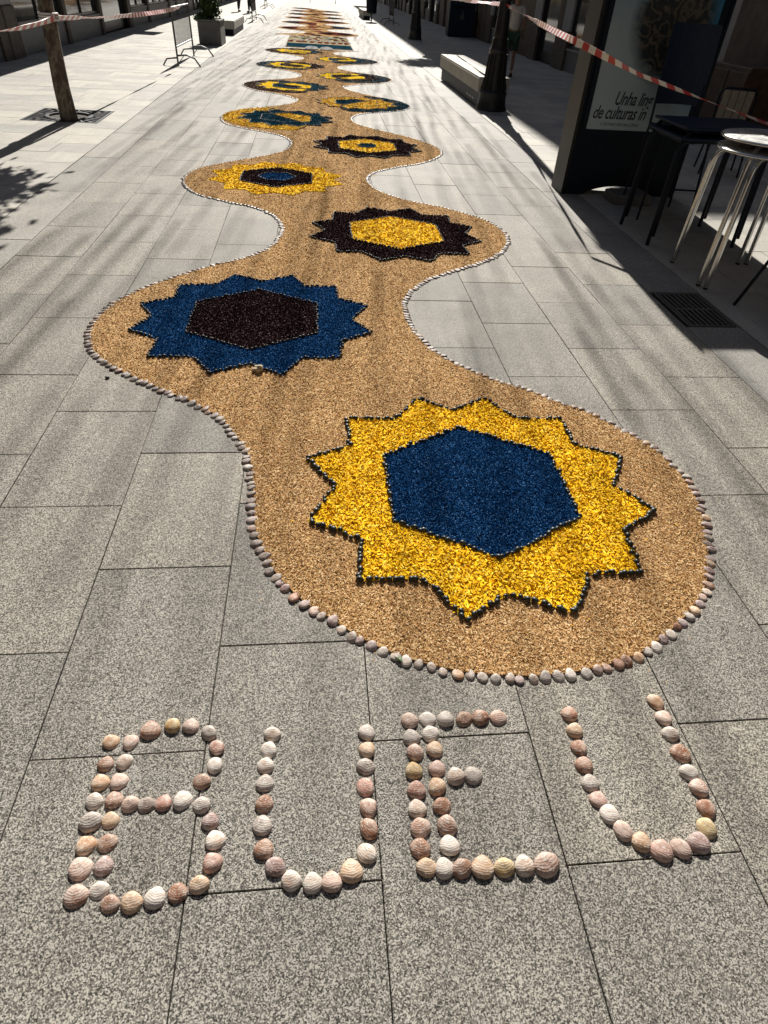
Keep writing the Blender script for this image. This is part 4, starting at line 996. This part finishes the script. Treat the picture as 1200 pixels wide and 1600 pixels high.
def poster_mat():
    n = NT('poster'); tc = n.n('ShaderNodeTexCoord').outputs['Object']
    mp = n.n('ShaderNodeMapping'); n.l(tc, mp.inputs[0]); mp.inputs['Location'].default_value = (-.12, 0, -1.60)
    ln = n.n('ShaderNodeVectorMath', operation='MULTIPLY'); n.l(mp.outputs[0], ln.inputs[0]); ln.inputs[1].default_value = (1, 0, .85)
    le = n.n('ShaderNodeVectorMath', operation='LENGTH'); n.l(ln.outputs[0], le.inputs[0])
    nz = n.noise(mp.outputs[0], 3.0, 6, .7); dist = n.math('ADD', le.outputs['Value'], n.math('MULTIPLY', n.math('ADD', nz, -.5), .22))
    wav = n.n('ShaderNodeTexWave', wave_type='RINGS'); wav.inputs['Scale'].default_value = 3; wav.inputs['Distortion'].default_value = 34; wav.inputs['Detail'].default_value = 7; n.l(mp.outputs[0], wav.inputs['Vector'])
    weave = n.ramp(wav.outputs[0], [(0, (.02, .028, .032)), (.55, (.04, .042, .038)), (1, (.10, .09, .068))])
    sepx = n.n('ShaderNodeSeparateXYZ'); n.l(tc, sepx.inputs[0])
    up = n.math('MULTIPLY', n.math('ADD', n.math('ADD', sepx.outputs[2], n.math('MULTIPLY', sepx.outputs[0], .9)), -1.0), .7)
    bgc = n.ramp(n.math('ADD', up, n.math('MULTIPLY', nz, .5)), [(.25, (.33, .42, .46)), (.6, (.19, .30, .37)), (.95, (.03, .15, .26))])
    c = n.mix(n.ramp(dist, [(.33, (1, 1, 1)), (.47, (0, 0, 0))]), bgc, weave)
    n.l(c, n.b.inputs['Base Color']); n.set(Roughness=.25); n.b.inputs['Coat Weight'].default_value = .5; n.b.inputs['Coat Roughness'].default_value = .06; return n.m
po = MB().box(-xa, xa, -D2-.002, -D2+.018, z0, z1).build('poster', poster_mat(), ap, label='pale poster with a dark round woven shape and two lines of lettering')
def text(name, body, size, loc, mat, parent, shear=.25, xs=1.0, off=0.0, align='LEFT'):
    cu = bpy.data.curves.new(name, 'FONT'); cu.body = body; cu.size = size; cu.shear = shear; cu.extrude = .0006; cu.offset = off; cu.align_x = align; cu.resolution_u = 4; cu.space_character = .94
    tmp = bpy.data.objects.new(name, cu); COL.objects.link(tmp); bpy.context.view_layer.update()
    me = bpy.data.meshes.new_from_object(tmp.evaluated_get(bpy.context.evaluated_depsgraph_get())); bpy.data.objects.remove(tmp)
    me.materials.clear(); me.materials.append(mat)
    o = link(name, me, parent, loc, (math.pi/2, 0, 0)); o.scale = (xs, 1, 1); return o
M_INK = flat('ink', (.015, .018, .03), .5)
text('lettering', 'Unha ling', .17, (-.32, -D2-.0035, .895), M_INK, po, .3, .70, .0025)
text('lettering', 'de culturas in', .17, (-.53, -D2-.0035, .765), M_INK, po, .3, .70, .0025)
text('small_lettering', '17 DE MAIO DÍA DAS LETRAS', .04, (-.42, -D2-.0035, .70), M_INK, po, .1, .9)

# ---------------------------------------------------------------- stacked bar tables
def bend(a, b, c, n=5):
    a, b, c = map(Vector, (a, b, c)); return [tuple(a*(1-t)**2+b*2*t*(1-t)+c*t*t) for t in np.linspace(0, 1, n)]
def disc_mat():
    n = NT('pressed_aluminium'); v = n.n('ShaderNodeTexVoronoi'); v.inputs['Scale'].default_value = 34; n.l(n.pos(obj=True), v.inputs['Vector'])
    sep = n.n('ShaderNodeSeparateColor'); n.l(v.outputs['Color'], sep.inputs[0])
    n.l(n.ramp(sep.outputs[0], [(0, (.30, .30, .30)), (1, (.72, .72, .70))]), n.b.inputs['Base Color']); n.set(Metallic=.75, Roughness=.46); n.bump(sep.outputs[0], .2, .002); return n.m
M_DISC = disc_mat()
def bar_table(loc, h, rz, r, lab, foot=.46, n=4):
    t = empty('bar_table', loc, rz, label=lab, cat='bar table', group='round metal bar tables stacked together')
    smooth_by_angle(MB().lathe([(r-.01, h-.012), (r, h-.008), (r+.004, h), (r, h+.008), (r-.012, h+.010)], 48).build('table_top', M_DISC, t), 30)
    smooth_by_angle(MB().tube([((r+.004)*math.cos(a), (r+.004)*math.sin(a), h-.004) for a in np.linspace(0, 2*math.pi, 49)], .011, 8, cap=False).build('rim', M_ALU, t), 60)
    for k in range(n):
        a = 2*math.pi*k/n+.15; c, s_ = math.cos(a), math.sin(a)
        pts = [(.05*c, .05*s_, h-.03)]+bend(((r-.12)*c, (r-.12)*s_, h-.03), ((r-.0)*c, (r-.0)*s_, h-.035), ((r+.01)*c, (r+.01)*s_, h-.16))+[(foot*c, foot*s_, .015)]
        lg = MB().tube(pts, .019, 12).build('leg', M_ALU, t); smooth_by_angle(lg)
        MB().lathe([(.017, 0), (.017, .02), (.015, .03)], 10, c=(foot*c, foot*s_)).build('rubber_foot', M_RUBBER, lg)
    return t
bar_table((3.50, 5.06, 0), 1.02, math.radians(28), .40, 'upper one of the round aluminium bar tables stacked behind the tape')
bar_table((3.47, 5.02, 0), .95, math.radians(36), .40, 'lower one of the round aluminium bar tables, its top just under the other', foot=.44)
# ---------------------------------------------------------------- stacked black bar chairs
def bar_chair(loc, rz, lab, seat=.80, back=1.38, mat=None, group=None, w=.21, slat=False, splay=.04):
    m = mat or M_NAVY; t = empty('bar_chair', loc, rz, label=lab, cat='chair', group=group)
    MB().box(-w, w, -w, w, seat-.02, seat+.012, .01).build('seat', m, t)
    bk = MB(); 
    # slightly curved back board
    n = 8; vs = []; fs = []
    for i in range(n+1):
        x = -w+2*w*i/n; yb = w+.03-.05*(1-(x/w)**2)*-1
        for z, dy in ((seat+.17, 0), (back-.02, .06), (back, .062)):
            inset = .02 if (z == back and i in (0, n)) else 0
            vs += [(x+(inset if i == 0 else -inset), yb+dy, z), (x+(inset if i == 0 else -inset), yb+dy+.014, z)]
    for i in range(n):
        a, b = i*6, (i+1)*6
        fs += [(a, b, b+2, a+2), (a+2, b+2, b+4, a+4), (b+1, a+1, a+3, b+3), (b+3, a+3, a+5, b+5), (a+4, b+4, b+5, a+5), (b, a, a+1, b+1)]
    for e in (0, n*6): fs += [(e, e+2, e+3, e+1), (e+2, e+4, e+5, e+3)]
    bk.add(vs, fs).build('backrest', m, t)
    for sx_ in (-1, 1):
        smooth_by_angle(MB().tube([(sx_*w*.95, -w*.9, seat-.03), (sx_*(w+splay), -w-splay, 0)], .0125, 8).build('leg', M_BLACK, t))
        smooth_by_angle(MB().tube([(sx_*w*.95, w+.06, seat+.35), (sx_*w*.95, w+.02, seat-.03), (sx_*(w+splay), w+splay+.04, 0)], .0125, 8).build('leg', M_BLACK, t))
    smooth_by_angle(MB().tube([(-w-.01, -w-.01, .3), (w+.01, -w-.01, .3)], .009, 6).build('footrest', M_BLACK, t))
    smooth_by_angle(MB().tube([(-w*.95, -w*.9, seat-.035), (w*.95, -w*.9, seat-.035), (w*.95, w, seat-.035), (-w*.95, w, seat-.035), (-w*.95, -w*.9, seat-.035)], .011, 6).build('seat_frame', M_BLACK, t))
    return t
bar_chair((3.68, 6.90, 0), math.radians(-5), 'black bar chair with a tall back pushed between the square tables and the poster', .80, 1.62, w=.24)
bar_chair((3.56, 4.02, 0), math.radians(176), 'dark bar chair nearest to the camera, only its splayed legs in the picture', .82, 1.40, splay=.14)
def square_table(loc, h, w, l, lab):
    t = empty('square_table', loc, 0, label=lab, cat='bar table', group='dark square bar tables stacked in front of the poster')
    MB().box(-w, w, -l, l, h-.022, h, .006).build('table_top', M_NAVY, t)
    smooth_by_angle(MB().tube([(-w+.05, -l+.05, h-.035), (w-.05, -l+.05, h-.035), (w-.05, l-.05, h-.035), (-w+.05, l-.05, h-.035), (-w+.05, -l+.05, h-.035)], .012, 6).build('frame', M_BLACK, t))
    for sx_ in (-1, 1):
        for q in (-1, 1):
            lg = MB().tube([(sx_*(w-.16), q*(l-.05), h-.035)]+bend((sx_*(w-.10), q*(l-.05), h-.03), (sx_*(w-.03), q*(l-.04), h-.03), (sx_*(w-.02), q*(l-.03), h-.12))+[(sx_*(w+.0), q*(l-.0), .0)], .0175, 10).build('leg', M_BLACK, t); smooth_by_angle(lg)
    return t
square_table((3.56, 6.14, 0), .885, .43, .33, 'lower of the dark square bar tables stacked in front of the poster')
square_table((3.60, 6.16, .075), .885, .43, .33, 'upper of the dark square bar tables stacked in front of the poster')
# woven armchair and a brown cupboard by the shop wall
wc = empty('cafe_chair', (5.55, 9.1, 0), math.radians(-20), label='cafe chair with a dark tube frame and a beige slatted back', cat='chair')
for s_ in (-1, 1):
    for q in (-1, 1): smooth_by_angle(MB().tube([(s_*.22, q*.2, .45), (s_*.25, q*.24, 0)], .013, 8).build('leg', M_BLACK, wc))
MB().box(-.22, .22, -.22, .22, .44, .465, .008).build('seat', M_BLACK, wc)
smooth_by_angle(MB().tube([(-.22, .2, .46), (-.23, .25, .8)]+bend((-.23, .26, .85), (-.23, .27, .94), (-.14, .27, .94))+bend((.14, .27, .94), (.23, .27, .94), (.23, .26, .85))+[(.23, .25, .8), (.22, .2, .46)], .014, 8).build('back_frame', M_BLACK, wc))
M_BEIGE = flat('beige_slats', (.28, .25, .2), .7)
for k in range(4): MB().box(-.19+k*.098, -.19+k*.098+.085, .245, .26, .52, .92, .004).build('back_slat', M_BEIGE, wc)
cb = empty('cupboard', (7.12, 11.7, 0), label='low brown wooden cupboard standing against the shaded shop wall', cat='cupboard')
MB().box(-.35, .35, -.6, .6, .05, 1.05, .01).build('body', M_WOOD, cb)
for q in (-1, 1):
    d = MB().box(-.372, -.352, q*.3-.28, q*.3+.28, .1, .98, .006).build('door', M_WOOD, cb)
    MB().box(-.392, -.373, q*.05-.01, q*.05+.01, .5, .62, .003).build('handle', M_STEEL, d)
MB().box(-.33, .33, -.57, .57, 0, .05).build('plinth', M_BLACK, cb)
bx_ = empty('crate', (3.55, 7.36, 0), label='low grey box lying at the foot of the advertising panel', cat='box')
MB().box(-.22, .22, -.16, .16, 0, .10, .01).build('body', M_PLANT, bx_); MB().box(-.19, .19, -.13, .13, .101, .112, .004).build('lid', M_PLANT, bx_)

# ---------------------------------------------------------------- warning tape
M_TR = flat('tape_red', (.45, .035, .03), .35, var=.05); M_TW = flat('tape_white', (.72, .70, .68), .35, var=.03)
for m in (M_TR, M_TW): pass
def tape(path, lab, w=.07, stripe=.10, twist=.9, lean=.35, n_side=None):
    "a striped plastic strip with real thickness, slack and a slow twist"
    P = []
    for a, b, sag in path:
        a, b = Vector(a), Vector(b); L = (b-a).length; k = max(4, int(L/(stripe/2)))
        for i in range(k): t = i/k; p = a.lerp(b, t); p.z -= sag*4*t*(1-t); P.append(p)
    P.append(Vector(path[-1][1])); mb = MB(); vs = []; fs = []; mi = []
    for i, p in enumerate(P):
        t = (P[min(i+1, len(P)-1)]-P[max(i-1, 0)]).normalized(); up = Vector((0, 0, 1)); side = t.cross(up).normalized(); up = side.cross(t)
        a = lean+twist*math.sin(i*.045)+.15*math.sin(i*.31); d = up*math.cos(a)+side*math.sin(a); nrm = t.cross(d)*.0012
        vs += [p+d*w/2+nrm, p-d*w/2+nrm, p-d*w/2-nrm, p+d*w/2-nrm]
    for i in range(len(P)-1):
        a, b = i*4, i*4+4
        for j in range(4): fs.append((a+j, b+j, b+(j+1) % 4, a+(j+1) % 4)); mi.append((i//2) % 2)
    mb.v = [tuple(v) for v in vs]; mb.f = fs; mb.m = mi
    return mb.build('warning_tape', [M_TR, M_TW], label=lab, cat='tape')
A_ = at_depth(800, 12, 13.75); B_ = at_depth(1200, 194, 5.2)
Q_ = at_depth(896, 63, 7.52); P1 = at_depth(1000, 117, 6.6)
tape([((3.40, 13.76, A_.z+.02), A_, 0), (A_, Q_, .01), (Q_, P1, 0), (P1, B_, .0), (B_, B_+(B_-P1)*.6, 0)], 'red and white striped tape running from the iron lamp past the poster panel', w=.058)
tt = at_depth(86, 28, 10.84); tb = at_depth(281, 12, 18.4); t0 = at_depth(0, 48, 9.3)
tape([((-5.6, 8.2, t0.z-.03), t0, 0), (t0, tt, .02), ], 'red and white tape from the tree trunk towards the frame edge beside the shops', w=.07)
tape([(tt, tb, .05)], 'red and white tape tied between the tree trunk and the nearest barrier', w=.07)
tc_ = at_depth(690, 0, 28)
tape([((3.32, 13.9, at_depth(780, 6, 13.9).z), (4.2, 32.4, 1.62), .06)], 'thin looking warning tape from the iron lamp back to the far shaded lamp', w=.07, lean=.2)
mt = MB(); 
for k in range(3): mt.tube([(-3.61+.118*math.cos(a)+.055, 10.92+.118*math.sin(a), tt.z-.02+.03*k) for a in np.linspace(0, 2*math.pi, 17)], .014, 5, cap=False)
mt.build('tape_wrap', M_TW, label='layers of pale tape wound around the tree trunk', cat='tape')

# ---------------------------------------------------------------- people
def skin_body(name, verts, edges, radii, mat, parent, sub=2):
    me = bpy.data.meshes.new(name); me.from_pydata(verts, edges, []); me.materials.append(mat)
    o = link(name, me, parent); m = o.modifiers.new('skin', 'SKIN'); m.use_smooth_shade = True
    for v, r in zip(me.skin_vertices[0].data, radii): v.radius = (r, r) if not isinstance(r, tuple) else r
    me.skin_vertices[0].data[0].use_root = True
    s_ = o.modifiers.new('sub', 'SUBSURF'); s_.levels = sub; s_.render_levels = sub
    bpy.context.view_layer.update(); dg = bpy.context.evaluated_depsgraph_get()
    me2 = bpy.data.meshes.new_from_object(o.evaluated_get(dg)); o.modifiers.clear(); o.data = me2; me2.name = name
    me2.polygons.foreach_set('use_smooth', [True]*len(me2.polygons)); return o
def person(loc, rz, lab, top, legs_mat, shorts=True, stride=.12):
    t = empty('person', loc, rz, label=lab, cat='person'); s = stride
    V = [(0, 0, .96), (0, .01, 1.12), (0, 0, 1.32), (0, 0, 1.46), (0, -.01, 1.54), (0, -.02, 1.66), (0, -.02, 1.76),
         (-.09, 0, .90), (-.10, -s*.5-.02, .50), (-.10, -s+.02, .09), (-.11, -s-.12, .035),
         (.09, 0, .90), (.10, s*.4-.02, .50), (.10, s+.05, .10), (.11, s-.08, .035),
         (-.17, 0, 1.43), (-.24, .02, 1.16), (-.25, -.08, .92), (-.25, -.11, .83), (.17, 0, 1.43), (.24, .03, 1.16), (.25, .02, .92), (.25, 0, .83)]
    E_ = [(0, 1), (1, 2), (2, 3), (3, 4), (4, 5), (5, 6), (0, 7), (7, 8), (8, 9), (9, 10), (0, 11), (11, 12), (12, 13), (13, 14), (3, 15), (15, 16), (16, 17), (17, 18), (3, 19), (19, 20), (20, 21), (21, 22)]
    r = [.13, .125, .14, .09, .055, .095, .075, .085, .056, .036, .03, .085, .056, .036, .03, .055, .04, .03, .035, .055, .04, .03, .035]
    skin_body('body', V, E_, r, M_SKIN, t)
    skin_body('shirt', [V[0], V[1], V[2], V[3], V[15], (-.22, .01, 1.26), V[19], (.22, .02, 1.26)], [(0, 1), (1, 2), (2, 3), (3, 4), (4, 5), (3, 6), (6, 7)], [.155, .15, .165, .085, .075, .062, .075, .062], top, t)
    kz = .48 if shorts else .13
    a, b = Vector(V[8]), Vector(V[12])
    if shorts: skin_body('shorts', [(0, 0, .95), V[7], (-.10, -s*.4, .56), V[11], (.10, s*.3, .56)], [(0, 1), (1, 2), (0, 3), (3, 4)], [.15, .105, .09, .105, .09], legs_mat, t)
    else: skin_body('trousers', [(0, 0, .95), V[7], V[8], (-.10, -s+.02, .10), V[11], V[12], (.10, s+.05, .11)], [(0, 1), (1, 2), (2, 3), (0, 4), (4, 5), (5, 6)], [.15, .105, .078, .062, .105, .078, .062], legs_mat, t)
    for q, (x, y, z) in ((0, V[9]), (1, V[13])):
        if shorts: skin_body('sock', [(x, y, z+.10), (x, y, z)], [(0, 1)], [.044, .044], M_SOCK, t, 1)
        skin_body('shoe', [(x, y+.04, .045), (x, y-.06, .045), (x, y-.16, .035)], [(0, 1), (1, 2)], [.05, .048, .035], M_SHOE, t, 1)
    skin_body('hair', [(0, .02, 1.69), (0, .0, 1.77), (0, -.03, 1.80)], [(0, 1), (1, 2)], [.095, .085, .06], M_HAIR, t, 2)
    for x in (-.035, .035): MB().lathe([(.001, -.008), (.009, 0), (.001, .008)], 8).build('eye', M_BLACK, t).location = (x, -.112, 1.68)
    smooth_by_angle(MB().tube([(0, -.105, 1.69), (0, -.135, 1.655), (0, -.112, 1.645)], [.008, .014, .008], 6).build('nose', M_SKIN, t))
    MB().box(-.022, .022, -.113, -.10, 1.608, 1.615).build('mouth', flat('lips', (.25, .08, .07), .6), t)
    return t
person((5.17, 19.75, 0), math.radians(170), 'person in a light shirt and green shorts walking in the shade behind the lamp', M_SHIRT, M_SHORTS, True, .16)
person((-4.45, 48.0, 0), math.radians(60), 'person in dark trousers standing beyond the bench, the one nearer to the shops', M_DARKCLOTH, M_DARKCLOTH, False, .05)
person((-3.72, 47.0, 0), math.radians(-80), 'person in dark trousers standing beyond the bench, next to the grey paving', M_NAVY, M_DARKCLOTH, False, .07)
person((6.1, 62, 0), math.radians(20), 'distant person in dark clothes in the shade beyond the litter bin', M_DARKCLOTH, M_DARKCLOTH, False, .14)
person((4.9, 66, 0), math.radians(190), 'distant person in dark clothes at the sunny edge beyond the litter bin', M_NAVY, M_DARKCLOTH, False, .1)
#END_B
